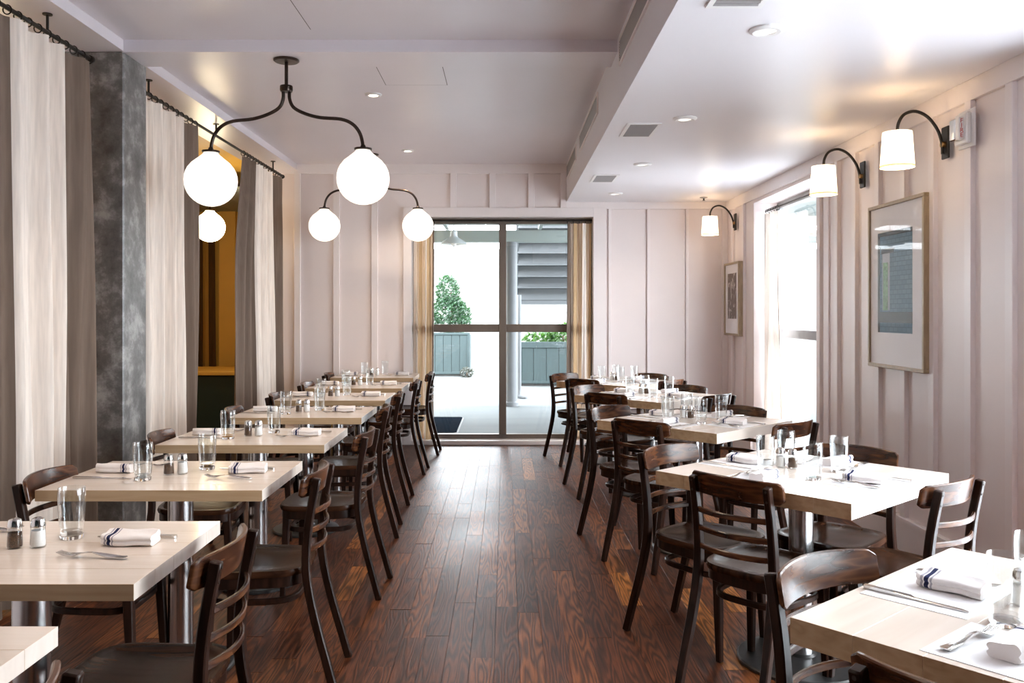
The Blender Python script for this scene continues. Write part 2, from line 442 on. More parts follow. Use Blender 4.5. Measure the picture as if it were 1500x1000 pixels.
def print_material():
    t = NT('leaf_print')
    v = t.coords('Object', (9, 9, 5))
    a = t.new('ShaderNodeTexNoise'); a.inputs['Scale'].default_value = 1.0; a.inputs['Detail'].default_value = 2.0; a.inputs['Distortion'].default_value = 2.5; t.l(v, a.inputs['Vector'])
    t.l(t.ramp(a.outputs[0], [(0.0, (0.10, 0.07, 0.055)), (0.57, (0.12, 0.085, 0.07)), (0.62, (0.6, 0.55, 0.5)), (1.0, (0.75, 0.7, 0.66))]), t.b.inputs['Base Color'])
    t.b.inputs['Roughness'].default_value = 0.6
print_material()
def brick_reflection():  # brick colours stand in for a reflection in the picture glass
    t = NT('brick_reflection')
    tc = t.new('ShaderNodeTexCoord'); sp = t.new('ShaderNodeSeparateXYZ'); t.l(tc.outputs['Object'], sp.inputs[0])
    cb = t.new('ShaderNodeCombineXYZ'); t.l(sp.outputs[1], cb.inputs[0]); t.l(sp.outputs[2], cb.inputs[1])
    b = t.new('ShaderNodeTexBrick'); b.inputs['Scale'].default_value = 9.0
    b.inputs['Color1'].default_value = (0.13, 0.225, 0.30, 1); b.inputs['Color2'].default_value = (0.17, 0.275, 0.355, 1); b.inputs['Mortar'].default_value = (0.085, 0.15, 0.20, 1)
    b.inputs['Mortar Size'].default_value = 0.02
    t.l(cb.outputs[0], b.inputs['Vector']); t.l(b.outputs[0], t.b.inputs['Base Color']); t.b.inputs['Roughness'].default_value = 0.6
brick_reflection()
basic('picture_black', (0.012, 0.01, 0.01), 0.5, var=0.2, scale=20)
basic('reflection_white', (0.42, 0.45, 0.5), 0.5, var=0.05, scale=20)
basic('reflection_green', (0.14, 0.28, 0.13), 0.5, var=0.5, scale=60)
def far_wall_mat():
    t = NT('pale_brick')
    tc = t.new('ShaderNodeTexCoord'); sp = t.new('ShaderNodeSeparateXYZ'); t.l(tc.outputs['Object'], sp.inputs[0])
    cb = t.new('ShaderNodeCombineXYZ'); t.l(sp.outputs[0], cb.inputs[0]); t.l(sp.outputs[2], cb.inputs[1])
    b = t.new('ShaderNodeTexBrick'); b.inputs['Scale'].default_value = 3.0
    b.inputs['Color1'].default_value = (0.15, 0.148, 0.14, 1); b.inputs['Color2'].default_value = (0.165, 0.163, 0.155, 1); b.inputs['Mortar'].default_value = (0.125, 0.122, 0.115, 1)
    t.l(cb.outputs[0], b.inputs['Vector']); t.l(b.outputs[0], t.b.inputs['Base Color']); t.b.inputs['Roughness'].default_value = 0.9
far_wall_mat()

# ================================================================== STRUCTURE
# floor: one plank = one board; the 300 that show largest are parts, the rest joined
floor = MB().box(-2.55, XR + WT, YN - 0.2, YB + WT, -0.10, -0.02).build('floor', 'underlay')
struct(floor, 'dark stained oak plank floor with worn glossy aisle')
def plank_mesh(mb_list, name):
    mb = MB(); tones = []
    for (x0, x1, y0, y1, tn, dz) in mb_list:
        g, c = 0.0004, 0.0006
        vs = [(x0+g, y0+g, -0.02), (x1-g, y0+g, -0.02), (x1-g, y1-g, -0.02), (x0+g, y1-g, -0.02),
              (x0+g, y0+g, dz-c), (x1-g, y0+g, dz-c), (x1-g, y1-g, dz-c), (x0+g, y1-g, dz-c),
              (x0+g+c, y0+g+c, dz), (x1-g-c, y0+g+c, dz), (x1-g-c, y1-g-c, dz), (x0+g+c, y1-g-c, dz)]
        fs = [(0,1,5,4),(1,2,6,5),(2,3,7,6),(3,0,4,7),(4,5,9,8),(5,6,10,9),(6,7,11,10),(7,4,8,11),(8,9,10,11)]
        mb.add(vs, fs); tones += [tn]*12
    me = bpy.data.meshes.new(name); me.from_pydata(mb.v, [], mb.f)
    a = me.attributes.new('tone', 'FLOAT', 'POINT'); a.data.foreach_set('value', tones)
    me.materials.append(M['oak_floor'])
    return me
planks = []
rf = random.Random(11)
pw = 0.1003
nrow = int((XR + 2.55) / pw) + 1
for i in range(nrow):
    x0 = -2.55 + i*pw; x1 = min(x0 + pw, XR)
    if x1 - x0 < 0.02: continue
    y = YN + rf.uniform(-0.0, 0.0)
    first = rf.uniform(0.3, 1.2)
    while y < YB - 0.001:
        L = first if first else rf.choice([rf.uniform(0.35, 0.8), rf.uniform(0.8, 1.7)])
        first = None
        y1 = min(YB, y + L)
        if YB - y1 < 0.25: y1 = YB
        tn = min(1.0, max(0.0, rf.gauss(0.48, 0.22)))
        planks.append((x0, x1, y, y1, tn, rf.uniform(-0.0006, 0.0006)))
        y = y1
def plank_size(p):
    x0, x1, y0, y1 = p[:4]
    ya = max(y0, 1764/542.0*0.98)
    if y1 <= ya: return 0
    px0 = PX + x0*FPX/((ya+y1)/2); px1 = PX + x1*FPX/((ya+y1)/2)
    if px1 < 0 or px0 > 1500: return 0
    return (px1-px0)*(1764/ya - 1764/y1) * (3.0 if -0.85 < x0 < 0.75 else 1.0)
planks.sort(key=plank_size, reverse=True)
for p in planks[:290]:
    link('floor_plank', plank_mesh([p], 'floor_plank'), floor)
tag(link('floor_boards', plank_mesh(planks[290:], 'floor_boards'), floor), kind='stuff')

# ceiling with dropped right soffit, left soffit and cross beam
ceil = MB().box(-2.62, XR + WT, YN - 0.2, YB + WT, ZC, ZC + 0.12).build('ceiling', 'ceiling_paint')
struct(ceil, 'glossy pale pink painted ceiling')
MB().box(XS, XR + 0.02, YN, YB + 0.02, ZS, ZC + 0.02).build('soffit', 'soffit_paint', ceil)
MB().box(-2.62, XL, YN, YB + 0.02, ZL, ZC + 0.02).build('soffit', 'ceiling_paint', ceil)
MB().box(XL - 0.01, XS + 0.01, 4.98, 5.28, ZL - 0.006, ZC + 0.02).build('beam', 'ceiling_paint', ceil)
# access hatches: thin recessed seams
def hatch(x0, x1, y0, y1):
    w = 0.004
    h = MB()
    h = slab([x0, x0+w, x1-w, x1], [y0, y0+w, y1-w, y1], {(1, 1)}, ZC - 0.0008, ZC + 0.002, lambda u, v, d: (u, v, d))
    h.build('hatch_seam', 'seam', ceil)
    MB().box(x0+w, x1-w, y0+w, y1-w, ZC - 0.0012, ZC + 0.002).build('hatch_panel', 'ceiling_paint', ceil)
hatch(-0.83, -0.40, 5.52, 5.97)
MB().box(-1.087, -1.0835, 3.0, 4.8, ZC - 0.0008, ZC + 0.002).build('panel_seam', 'seam', ceil)

# back wall with door opening
DX0, DX1, DZ = -0.993, 0.935, 2.415
bw = slab([-2.56, DX0, DX1, XR + WT], [-0.02, 0.0, DZ, ZC + 0.02], {(1, 1)}, YB, YB + WT, lambda u, v, d: (u, d, v)).build('wall_back', 'wall_paint')
struct(bw, 'pale pink board and batten back wall')
def batten_back(x, z0, z1, w=0.066):
    MB().box(x - w/2, x + w/2, YB - 0.026, YB + 0.005, z0, z1).build('batten', 'trim_paint', bw, bevel=0.002)
for x in (-2.205, -1.79, -1.385): batten_back(x, 0.19, 2.878)
for x in (-0.55, -0.134, 0.276): batten_back(x, 2.515, 2.878)
batten_back(0.617, 2.515, 2.878, 0.062)
for x in (1.11, 1.52, 1.93): batten_back(x, 0.19, 2.50, 0.03)
MB().box(-2.5, XS - 0.003, YB - 0.022, YB + 0.005, 2.876, ZC).build('frieze_board', 'trim_paint', bw, bevel=0.002)
MB().box(XS - 0.003, XR, YB - 0.022, YB + 0.005, 2.50, ZS).build('frieze_board', 'trim_paint', bw, bevel=0.002)
MB().box(2.30, XR, YB - 0.019, YB + 0.005, 0.19, 2.5).build('batten', 'trim_paint', bw, bevel=0.002)
t1 = struct(empty('trim_1'), 'wide flat door casing')
MB().box(DX0 - 0.088, DX0, YB - 0.026, YB + 0.004, 0, DZ + 0.10).build('casing', 'trim_paint', t1, bevel=0.002)
MB().box(DX1, DX1 + 0.14, YB - 0.026, YB + 0.004, 0, DZ + 0.10).build('casing', 'trim_paint', t1, bevel=0.002)
MB().box(DX0, DX1, YB - 0.026, YB + 0.004, DZ, DZ + 0.10).build('casing', 'trim_paint', t1, bevel=0.002)
bb = struct(empty('baseboard_back'), 'flat painted baseboard')
MB().box(-2.5, DX0 - 0.09, YB - 0.024, YB, 0.0, 0.19).build('board', 'trim_paint', bb, bevel=0.003)
MB().box(DX1 + 0.142, XR - 0.03, YB - 0.024, YB, 0.0, 0.19).build('board', 'trim_paint', bb, bevel=0.003)

# right wall with two window openings
WZ = 2.44
WN0, WN1, WF0, WF1 = 1.15, 3.68, 6.46, 8.16
rw = slab([YN - 0.2, WN0, WN1, WF0, WF1, YB + 0.001], [-0.02, 0.0, WZ, ZS + 0.03], {(1, 1), (3, 1)}, XR, XR + WT, lambda u, v, d: (d, u, v)).build('wall_right', 'wall_paint')
struct(rw, 'pale pink board and batten side wall with sconces')
def batten_right(y, z0, z1, w=0.06, th=0.026):
    MB().box(XR - th, XR + 0.004, y - w/2, y + w/2, z0, z1).build('batten', 'trim_paint', rw, bevel=0.002)
for y in (3.99, 4.345, 4.72, 5.06, 5.41, 5.77, 6.08): batten_right(y, 0.2, 2.468)
batten_right(6.30, 0.2, 2.468, 0.10, 0.012)
batten_right(6.42, 0.2, 2.468, 0.07, 0.026)
for y in (8.46, 8.86): batten_right(y, 0.2, 2.468)
MB().box(XR - 0.022, XR + 0.004, 3.69, 6.46, 2.468, ZS).build('frieze_board', 'trim_paint', rw, bevel=0.002)
MB().box(XR - 0.022, XR + 0.004, 6.46, YB - 0.03, 2.468, ZS).build('frieze_board', 'trim_paint', rw, bevel=0.002)
br = struct(empty('baseboard_right'), 'tall flat painted baseboard with ledge')
MB().box(XR - 0.034, XR, 3.69, 6.455, 0.0, 0.2).build('board', 'trim_paint', br, bevel=0.003)
MB().box(XR - 0.034, XR, 8.165, YB - 0.03, 0.0, 0.2).build('board', 'trim_paint', br, bevel=0.003)
MB().box(XR - 0.034, XR, YN, WN0 - 0.01, 0.0, 0.2).build('board', 'trim_paint', br, bevel=0.003)

# wall behind the camera, left wall beside the camera
struct(MB().box(-2.62, XR + WT, YN - 0.2, YN, -0.02, ZC + 0.02).build('wall_front', 'teal_paint'), 'plain painted wall behind the camera')  # unseen; dark colour put in to cut fill on camera-facing fronts
struct(MB().box(-2.62, -2.42, YN, 2.75, -0.02, ZL + 0.01).build('wall_left', 'wall_paint'), 'plain painted wall beside the curtains')
# concrete column
struct(MB().box(-2.60, XL, 4.985, 5.30, 0.0, ZL).build('column', 'concrete', bevel=0.008), 'square weathered grey concrete column')

# side room beyond the curtains
SX, SY0, SY1 = -5.3, 1.5, 11.6
sf = struct(MB().box(SX - 0.2, -2.55, SY0, SY1, -0.10, -0.003).build('floor_side', 'underlay'), 'dark floor of the side room')
struct(MB().box(SX - 0.2, SX, SY0, SY1 + 0.2, -0.02, ZC + 0.1).build('wall_side', 'yellow_paint'), 'mustard yellow wall of the side room')
struct(MB().box(SX, -2.5, SY1, SY1 + 0.2, -0.02, ZC + 0.1).build('wall_end', 'yellow_paint'), 'mustard yellow end wall of the side room')
struct(MB().box(SX, -2.62, SY0 - 0.2, SY0, -0.02, ZC + 0.1).build('wall_near', 'yellow_paint'), 'mustard yellow near wall of the side room')
struct(MB().box(-2.56, -2.46, YB + 0.0, SY1 + 0.2, -0.02, ZC + 0.1).build('wall_return', 'yellow_paint'), 'yellow return wall of the side room')
struct(MB().box(SX - 0.2, -2.61, SY0 - 0.2, SY1 + 0.2, ZC, ZC + 0.1).build('ceiling_side', 'yellow_paint'), 'mustard yellow ceiling of the side room')
MB().box(-3.84, -3.62, SY1 - 0.06, SY1, 0, ZC).build('pilaster', 'yellow_paint', bpy.data.objects['wall_end'], bevel=0.004)

# glazed door in the back wall
d1 = struct(empty('door_1'), 'bronze framed glazed sliding door to the porch')
FY0, FY1 = 9.28, 9.345
def dbar(x0, x1, z0, z1, n='frame_bar', y0=FY0, y1=FY1):
    MB().box(x0, x1, y0, y1, z0, z1).build(n, 'bronze_frame', d1, bevel=0.003)
dbar(DX0, DX1, 2.36, DZ - 0.001)
dbar(DX0, DX1, 0.0, 0.092)
dbar(DX0, DX0 + 0.05, 0.092, 2.36); dbar(DX1 - 0.05, DX1, 0.092, 2.36)
dbar(-0.067, 0.012, 0.092, 2.36, 'mullion', FY0 - 0.015)
dbar(DX0 + 0.05, -0.067, 1.192, 1.276, 'mid_rail'); dbar(0.012, DX1 - 0.05, 1.192, 1.276, 'mid_rail')
for x0, x1 in ((DX0 + 0.05, -0.067), (0.012, DX1 - 0.05)):
    for z0, z1 in ((0.092, 1.192), (1.276, 2.36)):
        MB().box(x0, x1, 9.31, 9.316, z0, z1).build('pane', 'pane_glass', d1)
MB().box(DX0 + 0.001, DX1 - 0.001, YB - 0.03, FY0, 0.0, 0.045).build('threshold', 'trim_paint', d1, bevel=0.004)

# windows in the right wall
def side_window(name, y0, y1, label, nm):
    w = struct(empty(name), label)
    xa, xb = XR + 0.22, XR + 0.28
    B = lambda a, b, c, d, n='frame_bar': MB().box(xa, xb, a, b, c, d).build(n, 'grey_frame', w, bevel=0.003)
    B(y0, y1, WZ - 0.06, WZ); B(y0, y1, 0.0, 0.07)
    B(y0, y0 + 0.06, 0.07, WZ - 0.06); B(y1 - 0.06, y1, 0.07, WZ - 0.06)
    ed = [y0 + 0.06 + (y1 - y0 - 0.12)*k/nm for k in range(nm + 1)]
    for k in range(1, nm): B(ed[k] - 0.025, ed[k] + 0.025, 0.07, WZ - 0.06, 'mullion')
    for k in range(nm):
        a = ed[k] + (0.025 if k else 0); b = ed[k+1] - (0.025 if k < nm - 1 else 0)
        B(a, b, 1.17, 1.25, 'mid_rail')
        for z0, z1 in ((0.07, 1.17), (1.25, WZ - 0.06)):
            MB().box(xa + 0.028, xa + 0.033, a, b, z0, z1).build('pane', 'pane_glass', w)
    return w
side_window('window_1', WF0, WF1, 'tall grey framed window beside the sconces', 1)
side_window('window_2', WN0, WN1, 'wide grey framed window beside the camera', 2)

# ================================================================== TABLES
def top_boards(L, D, th, n, ax):
    out = []
    w = D / n
    for k in range(n):
        y0 = -D/2 + k*w
        mb = MB().box(-L/2, L/2, y0 + 0.0001, y0 + w - 0.0001, 0.76 - th, 0.76)
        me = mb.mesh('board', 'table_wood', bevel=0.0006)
        me.materials.append(M['table_wood_shade'])
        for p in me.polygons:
            if abs(p.normal[ax]) > 0.5: p.material_index = 1  # sides across this axis carry the painted shade
        out.append(('board', me, []))
    return out
def table_parts(L, D, th, n, rb, ax):
    P = top_boards(L, D, th, n, ax)
    P.append(('mounting_plate', MB().box(-0.2, 0.2, -0.2, 0.2, 0.76 - th - 0.008, 0.76 - th - 0.0005).mesh('mounting_plate', 'cast_iron', bevel=0.002), []))
    P.append(('column', MB().lathe([(0.048, 0.028), (0.048, 0.76 - th - 0.008)], 28).mesh('column', 'steel', smooth=True), []))
    prof = [(rb, 0.001), (rb, 0.012), (rb - 0.006, 0.018), (rb*0.6, 0.026), (0.06, 0.034), (0.052, 0.044), (0.0, 0.044)]
    P.append(('base_plate', MB().lathe(prof, 40).mesh('base_plate', 'cast_iron', smooth=30), []))
    return P
TL, TD = 0.82, 0.615
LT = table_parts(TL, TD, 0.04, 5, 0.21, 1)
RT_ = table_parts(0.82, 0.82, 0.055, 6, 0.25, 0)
ORD = ['first', 'second', 'third', 'fourth', 'fifth', 'sixth', 'seventh', 'eighth']
left_back_y = [1.757, 2.644, 3.716, 4.78, 5.86, 6.89, 7.906, 9.085]
left_tables = []
for i, yb in enumerate(left_back_y):
    xr = -0.913 if i == 0 else (-0.905 if i == 7 else -0.876)
    c = (xr - TL/2, yb - TD/2)
    left_tables.append(c)
    inst(LT, 'dining_table', 'cream board two-seat table, %s in the curtain-side row counting from the camera' % ORD[i], 'table',
         (c[0], c[1], 0), 0, 'two-seat tables in the left row')
right_tables = [(1.178, 1.77, 41), (1.19, 3.46, 42), (1.13, 5.13, 44), (1.12, 6.70, 44), (1.06, 8.05, 44)]
for i, (x, y, a) in enumerate(right_tables):
    inst(RT_, 'square_table', 'cream square table set diagonally, %s in the sconce-side row counting from the camera' % ORD[i], 'table',
         (x, y, 0), R(a), 'square tables in the right row')

# ================================================================== CHAIRS
def chair_parts():
    P = []
    # seat: rounded trapezoid with saddle
    def outline(sc, n=44):
        pts = []
        for k in range(n):
            a = 2*math.pi*k/n
            c, s = math.cos(a), math.sin(a)
            e = 0.52
            x = math.copysign(abs(c)**e, c); y = math.copysign(abs(s)**e, s)
            hw = 0.19 + 0.018*y
            pts.append((x*hw*sc, y*0.195*sc + 0.005))
        return pts
    mb = MB(); n = 44
    rings = [(1.0, 0.432), (1.02, 0.444), (1.0, 0.456), (0.93, 0.4575), (0.86, 0.452), (0.6, 0.446), (0.3, 0.444)]
    vs = []
    for sc, z in rings: vs += [(x, y, z) for x, y in outline(sc)]
    vs.append((0, 0.005, 0.444)); ci = len(vs) - 1
    fs = [tuple(reversed(range(n)))]
    for i in range(len(rings)-1):
        fs += [(i*n+k, i*n+(k+1) % n, (i+1)*n+(k+1) % n, (i+1)*n+k) for k in range(n)]
    b = (len(rings)-1)*n
    fs += [(b+k, b+(k+1) % n, ci) for k in range(n)]
    mb.add(vs, fs)
    P.append(('seat', mb.mesh('seat', 'chair_seat', smooth=50), []))
    # apron ring
    ring = [(x, y, 0.413) for x, y in outline(0.93)]
    P.append(('seat_frame', MB().sweep(ring, 0.02, 0.042, closed=True).mesh('seat_frame', 'chair_dark', bevel=0.003, smooth=40), []))
    # hoop stretcher
    ring = [(x, y, 0.335) for x, y in outline(0.80)]
    P.append(('stretcher_hoop', MB().sweep(ring, 0.016, 0.024, closed=True).mesh('stretcher_hoop', 'chair_dark', bevel=0.004, smooth=40), []))
    # back legs / posts
    for s in (-1, 1):
        path = smooth_path([(s*0.172, -0.305, 0.0), (s*0.168, -0.272, 0.12), (s*0.163, -0.236, 0.25), (s*0.159, -0.205, 0.39),
                            (s*0.157, -0.196, 0.50), (s*0.156, -0.208, 0.64), (s*0.156, -0.236, 0.79)], 4)
        m_ = len(path)
        w = [0.026 + 0.008*math.sin(math.pi*min(1, k/(m_-1)*1.05)) for k in range(m_)]
        mb = MB().sweep(path, w, 0.03, up=(0, 1, 0.001))
        me = mb.mesh('back_leg', 'chair_dark', bevel=0.004, smooth=40)
        sc = []
        for z in (0.775, 0.738):
            yy = -0.236 + (0.79 - z)*0.19 - 0.0145
            sc.append(('screw', MB().tube([(s*0.156, yy + 0.004, z), (s*0.156, yy - 0.002, z)], 0.0045, 8).mesh('screw', 'screw')))
        P.append(('back_leg', me, sc))
        P.append(('leg', MB().sweep([(s*0.150, 0.152, 0.435), (s*0.157, 0.163, 0.2), (s*0.163, 0.172, 0.0)], [0.036, 0.031, 0.025], [0.036, 0.031, 0.025], up=(0, 1, 0.001)).mesh('leg', 'chair_dark', bevel=0.004), []))
    # crest rail: wide bent board in front of the posts
    N = 22; rows = 7
    def rail_pt(t, v, side):
        x = -0.192 + 0.384*t
        z = 0.722 + 0.080*v
        # rounded ends, slight crown
        e = min(t, 1-t)*0.384
        if e < 0.022:
            k = math.sqrt(max(0, 1 - (1 - e/0.022)**2))
            z = 0.762 + (z - 0.762)*(0.68 + 0.32*k)
        z += 0.006*math.sin(math.pi*t)*v
        y = -0.168 - 0.052*(1 - (x/0.192)**2) - (z - 0.72)*0.19
        return (x, y - (0.014 if side else 0.0), z)
    mb = MB()
    vs = []; fs = []
    for side in (0, 1):
        for i in range(N+1):
            for j in range(rows): vs.append(rail_pt(i/N, j/(rows-1), side))
    q = lambda s_, i, j: s_*(N+1)*rows + i*rows + j
    for i in range(N):
        for j in range(rows-1):
            for s_ in (0, 1): fs.append((q(s_,i,j), q(s_,i+1,j), q(s_,i+1,j+1), q(s_,i,j+1)))
        fs.append((q(0,i,0), q(0,i+1,0), q(1,i+1,0), q(1,i,0)))
        fs.append((q(0,i,rows-1), q(0,i+1,rows-1), q(1,i+1,rows-1), q(1,i,rows-1)))
    for j in range(rows-1):
        fs.append((q(0,0,j), q(0,0,j+1), q(1,0,j+1), q(1,0,j))); fs.append((q(0,N,j), q(0,N,j+1), q(1,N,j+1), q(1,N,j)))
    mb.add(vs, fs)
    P.append(('top_rail', mb.mesh('top_rail', 'chair_rail', bevel=0.003, smooth=35), []))
    # three bent slats
    for z in (0.664, 0.594, 0.524):
        yb = -0.197 - max(0, z - 0.52)*0.10
        pts = [(-0.156 + 0.312*k/14, yb - 0.040*(1 - ((k-7)/7.0)**2), z) for k in range(15)]
        P.append(('back_slat', MB().sweep(pts, 0.011, 0.021).mesh('back_slat', 'chair_rail', bevel=0.003, smooth=40), []))
    return P
CH = chair_parts()
def place_chair(x, y, face, label, group):
    """face: direction angle the sitter looks at (degrees, 0 = +x)"""
    return inst(CH, 'dining_chair', label, 'chair', (x, y, 0), R(face - 90), group)
aisle = [(-0.965, 1.30, 182), (-0.945, 2.27, 180), (-0.935, 3.32, 182), (-0.915, 4.38, 178), (-0.985, 5.50, 183), (-1.01, 6.42, 181), (-1.0, 7.60, 179), (-0.965, 8.62, 180)]
for i, (x, y, f) in enumerate(aisle):
    place_chair(x, y, f, 'dark bentwood ladder-back chair at the aisle end of the %s curtain-side table' % ORD[i], 'chairs along the left row')
wallside = {2: (-1.505, 3.22, 2), 3: (-1.515, 4.30, 6), 4: (-1.505, 5.42, 5), 5: (-1.49, 6.36, 4), 6: (-1.49, 7.35, 0), 7: (-1.54, 8.52, 3)}
for i, (x, y, f) in wallside.items():
    place_chair(x, y, f, 'dark bentwood ladder-back chair at the curtain end of the %s curtain-side table' % ORD[i], 'chairs along the left row')
SIDE = {'NE': (1, 0, 'far wall side'), 'SW': (-1, 0, 'near aisle side'), 'NW': (0, 1, 'far aisle side'), 'SE': (0, -1, 'near wall side')}
def side_vec(ti, s):
    x, y, a = right_tables[ti]; a = R(a)
    lx, ly, nm = SIDE[s]
    o = Vector((lx*math.cos(a) - ly*math.sin(a), lx*math.sin(a) + ly*math.cos(a)))
    return Vector((x, y)), o, nm
# distance from table centre, sideways shift (to the left of the outward direction), turn
rch = {(0,'SW'): (0.385, 0.0, 0), (0,'NW'): (0.30, 0.125, -6),
       (1,'SW'): (0.275, 0.0, 0), (1,'NW'): (0.385, 0.09, 0), (1,'SE'): (0.355, 0.055, -4), (1,'NE'): (0.31, 0.02, 0),
       (2,'SW'): (0.31, -0.02, 0), (2,'NW'): (0.37, 0.10, 0), (2,'SE'): (0.42, 0.05, -4), (2,'NE'): (0.30, 0.0, 0),
       (3,'SW'): (0.285, -0.04, 0), (3,'NW'): (0.365, 0.07, 0), (3,'SE'): (0.40, 0.03, 0), (3,'NE'): (0.32, 0.0, 0),
       (4,'SW'): (0.26, -0.05, 0), (4,'NW'): (0.42, 0.07, 0), (4,'SE'): (0.38, 0.03, 0), (4,'NE'): (0.32, 0.0, 0)}
for (ti, s), (d, l, tw) in rch.items():
    c, o, nm = side_vec(ti, s)
    p = c + o*d + Vector((-o.y, o.x))*l
    place_chair(p.x, p.y, math.degrees(math.atan2(-o.y, -o.x)) + tw,
                'dark bentwood ladder-back chair on the %s of the %s sconce-side table' % (nm, ORD[ti]), 'chairs around the square tables')

# ================================================================== TABLEWARE
def glass_parts():
    prof = [(0.030, 0.012), (0.031, 0.020), (0.0335, 0.05), (0.0365, 0.10), (0.0368, 0.120), (0.0355, 0.143), (0.0345, 0.1445), (0.0335, 0.143),
            (0.0348, 0.120), (0.0345, 0.10), (0.0315, 0.05), (0.0285, 0.022), (0.0, 0.0205)]
    body = MB().lathe(prof[:], 28)
    base = MB().lathe([(0.0, 0.0), (0.028, 0.0), (0.0305, 0.003), (0.0305, 0.0118), (0.0, 0.0118)], 28)
    return [('body', body.mesh('body', 'tumbler_glass', smooth=60), []), ('base', base.mesh('base', 'base_glass', smooth=40), [])]
def shaker_parts(fill):
    jar = MB().lathe([(0.0, 0.0), (0.020, 0.0), (0.0215, 0.004), (0.0185, 0.052), (0.0165, 0.056)], 16)
    fl = MB().lathe([(0.0, 0.004), (0.0185, 0.004), (0.0195, 0.006), (0.0175, 0.046 if fill == 'salt' else 0.042), (0.0, 0.046 if fill == 'salt' else 0.042)], 16)
    lid = MB().lathe([(0.0195, 0.055), (0.0195, 0.064), (0.0185, 0.067), (0.0185, 0.070), (0.0155, 0.077), (0.008, 0.081), (0.0, 0.082)], 18)
    return [('jar', jar.mesh('jar', 'tumbler_glass', smooth=40), [('filling', fl.mesh('filling', fill, smooth=40))]), ('lid', lid.mesh('lid', 'chrome', smooth=35), [])]
GL, SALT, PEP = glass_parts(), shaker_parts('salt'), shaker_parts('pepper')
def napkin_mesh(sd):
    """folded, rolled cloth: two stacked layers with a rounded roll, long axis x"""
    r = random.Random(sd)
    N = 14; K = 36
    mb = MB(); vs = []; fs = []
    for i in range(N+1):
        t = i/N; x = -0.071 + 0.142*t
        e = min(t, 1-t)*N
        sc = 1.0 if e >= 1 else (0.90 if e >= 0.5 else 0.86)
        wob = 0.0025*math.sin(7*t + sd)
        for k in range(K):
            a = 2*math.pi*k/K
            c, s = math.cos(a), math.sin(a)
            y = math.copysign(abs(c)**0.45, c)*0.036
            z = math.copysign(abs(s)**0.6, s)*0.0150
            pinch = math.exp(-(z/0.0030)**2)
            y *= 1 - 0.16*pinch
            if y > 0.01 and z > 0: z += 0.006*math.sin((y - 0.01)/0.03*math.pi/1.0)
            z += 0.0012*math.sin(x*60 + y*90 + sd)
            vs.append((x, y*sc + wob, 0.0161 + (z if z < 0 else z*(0.94 + 0.06*sc))))
    for i in range(N):
        fs += [(i*K+k, i*K+(k+1) % K, (i+1)*K+(k+1) % K, (i+1)*K+k) for k in range(K)]
    fs.append(tuple(reversed(range(K)))); fs.append(tuple(range(N*K, (N+1)*K)))
    mb.add(vs, fs)
    return mb.mesh('napkin', 'napkin_cloth', smooth=70)
NAP = [napkin_mesh(k) for k in range(4)]
def fork_mesh():
    up, w = [], None
    top = [(-0.095, 0.006), (-0.092, 0.0105), (-0.07, 0.0095), (-0.04, 0.006), (0.0, 0.0038), (0.02, 0.0035), (0.032, 0.006), (0.040, 0.0115), (0.048, 0.0125)]
    tin = []
    yy = [0.0125, 0.0042, -0.0042, -0.0125]
    ws = 0.0019
    for k, y in enumerate([0.0106, 0.0036, -0.0036, -0.0106]):
        tin += [(0.097, y + ws*0.5), (0.097, y - ws*0.5)]
        if k < 3: tin += [(0.052, y - ws), (0.052, y - 0.0070 + ws)]
        else: pass
    poly = top + [(0.075, 0.0125)] + tin + [(0.075, -0.0125)] + [(x, -y) for x, y in reversed(top)]
    zf = lambda x, y: 0.012*max(0, 1 - ((x - 0.005)/0.05)**2) + (0.010*((x - 0.045)/0.05)**2 if x > 0.045 else 0) + (0.004 if x < -0.06 else 0.001)
    return MB().prism(poly, 0.0005, 0.0027, zf).mesh('fork', 'cutlery')
def knife_mesh():
    poly = [(-0.115, 0.004), (-0.112, 0.0075), (-0.05, 0.0070), (-0.01, 0.0055), (0.0, 0.0055), (0.01, 0.0085), (0.06, 0.0095), (0.095, 0.0085), (0.112, 0.002),
            (0.114, -0.003), (0.06, -0.0055), (0.0, -0.0055), (-0.05, -0.0070), (-0.112, -0.0075), (-0.115, -0.004)]
    mb = MB(); n = len(poly)
    th = [0.0075 if x < -0.005 else 0.0022 for x, y in poly]
    vs = [(x, y, 0.0006) for x, y in poly] + [(x, y, 0.0006 + t) for (x, y), t in zip(poly, th)]
    fs = [tuple(reversed(range(n))), tuple(range(n, 2*n))] + [(i, (i+1) % n, n + (i+1) % n, n + i) for i in range(n)]
    return mb.add(vs, fs).mesh('knife', 'cutlery')
FORK, KNIFE = fork_mesh(), knife_mesh()
MATM = MB().box(-0.115, 0.115, -0.15, 0.15, 0.0, 0.0008).mesh('placemat', 'paper')
def seen(x, y, z):
    px = PX + x*FPX/y; py = PY + (EYE - z)*FPX/y
    return -22 < px < 1522 and py < 1012
rj = random.Random(5)
ZT = 0.7602
def put(mesh, name, label, cat, x, y, z, rz, group):
    if not seen(x, y, z): return None
    o = link(name, mesh); o.location = (x, y, z); o.rotation_euler = (0, 0, rz)
    return tag(o, label, cat, group)
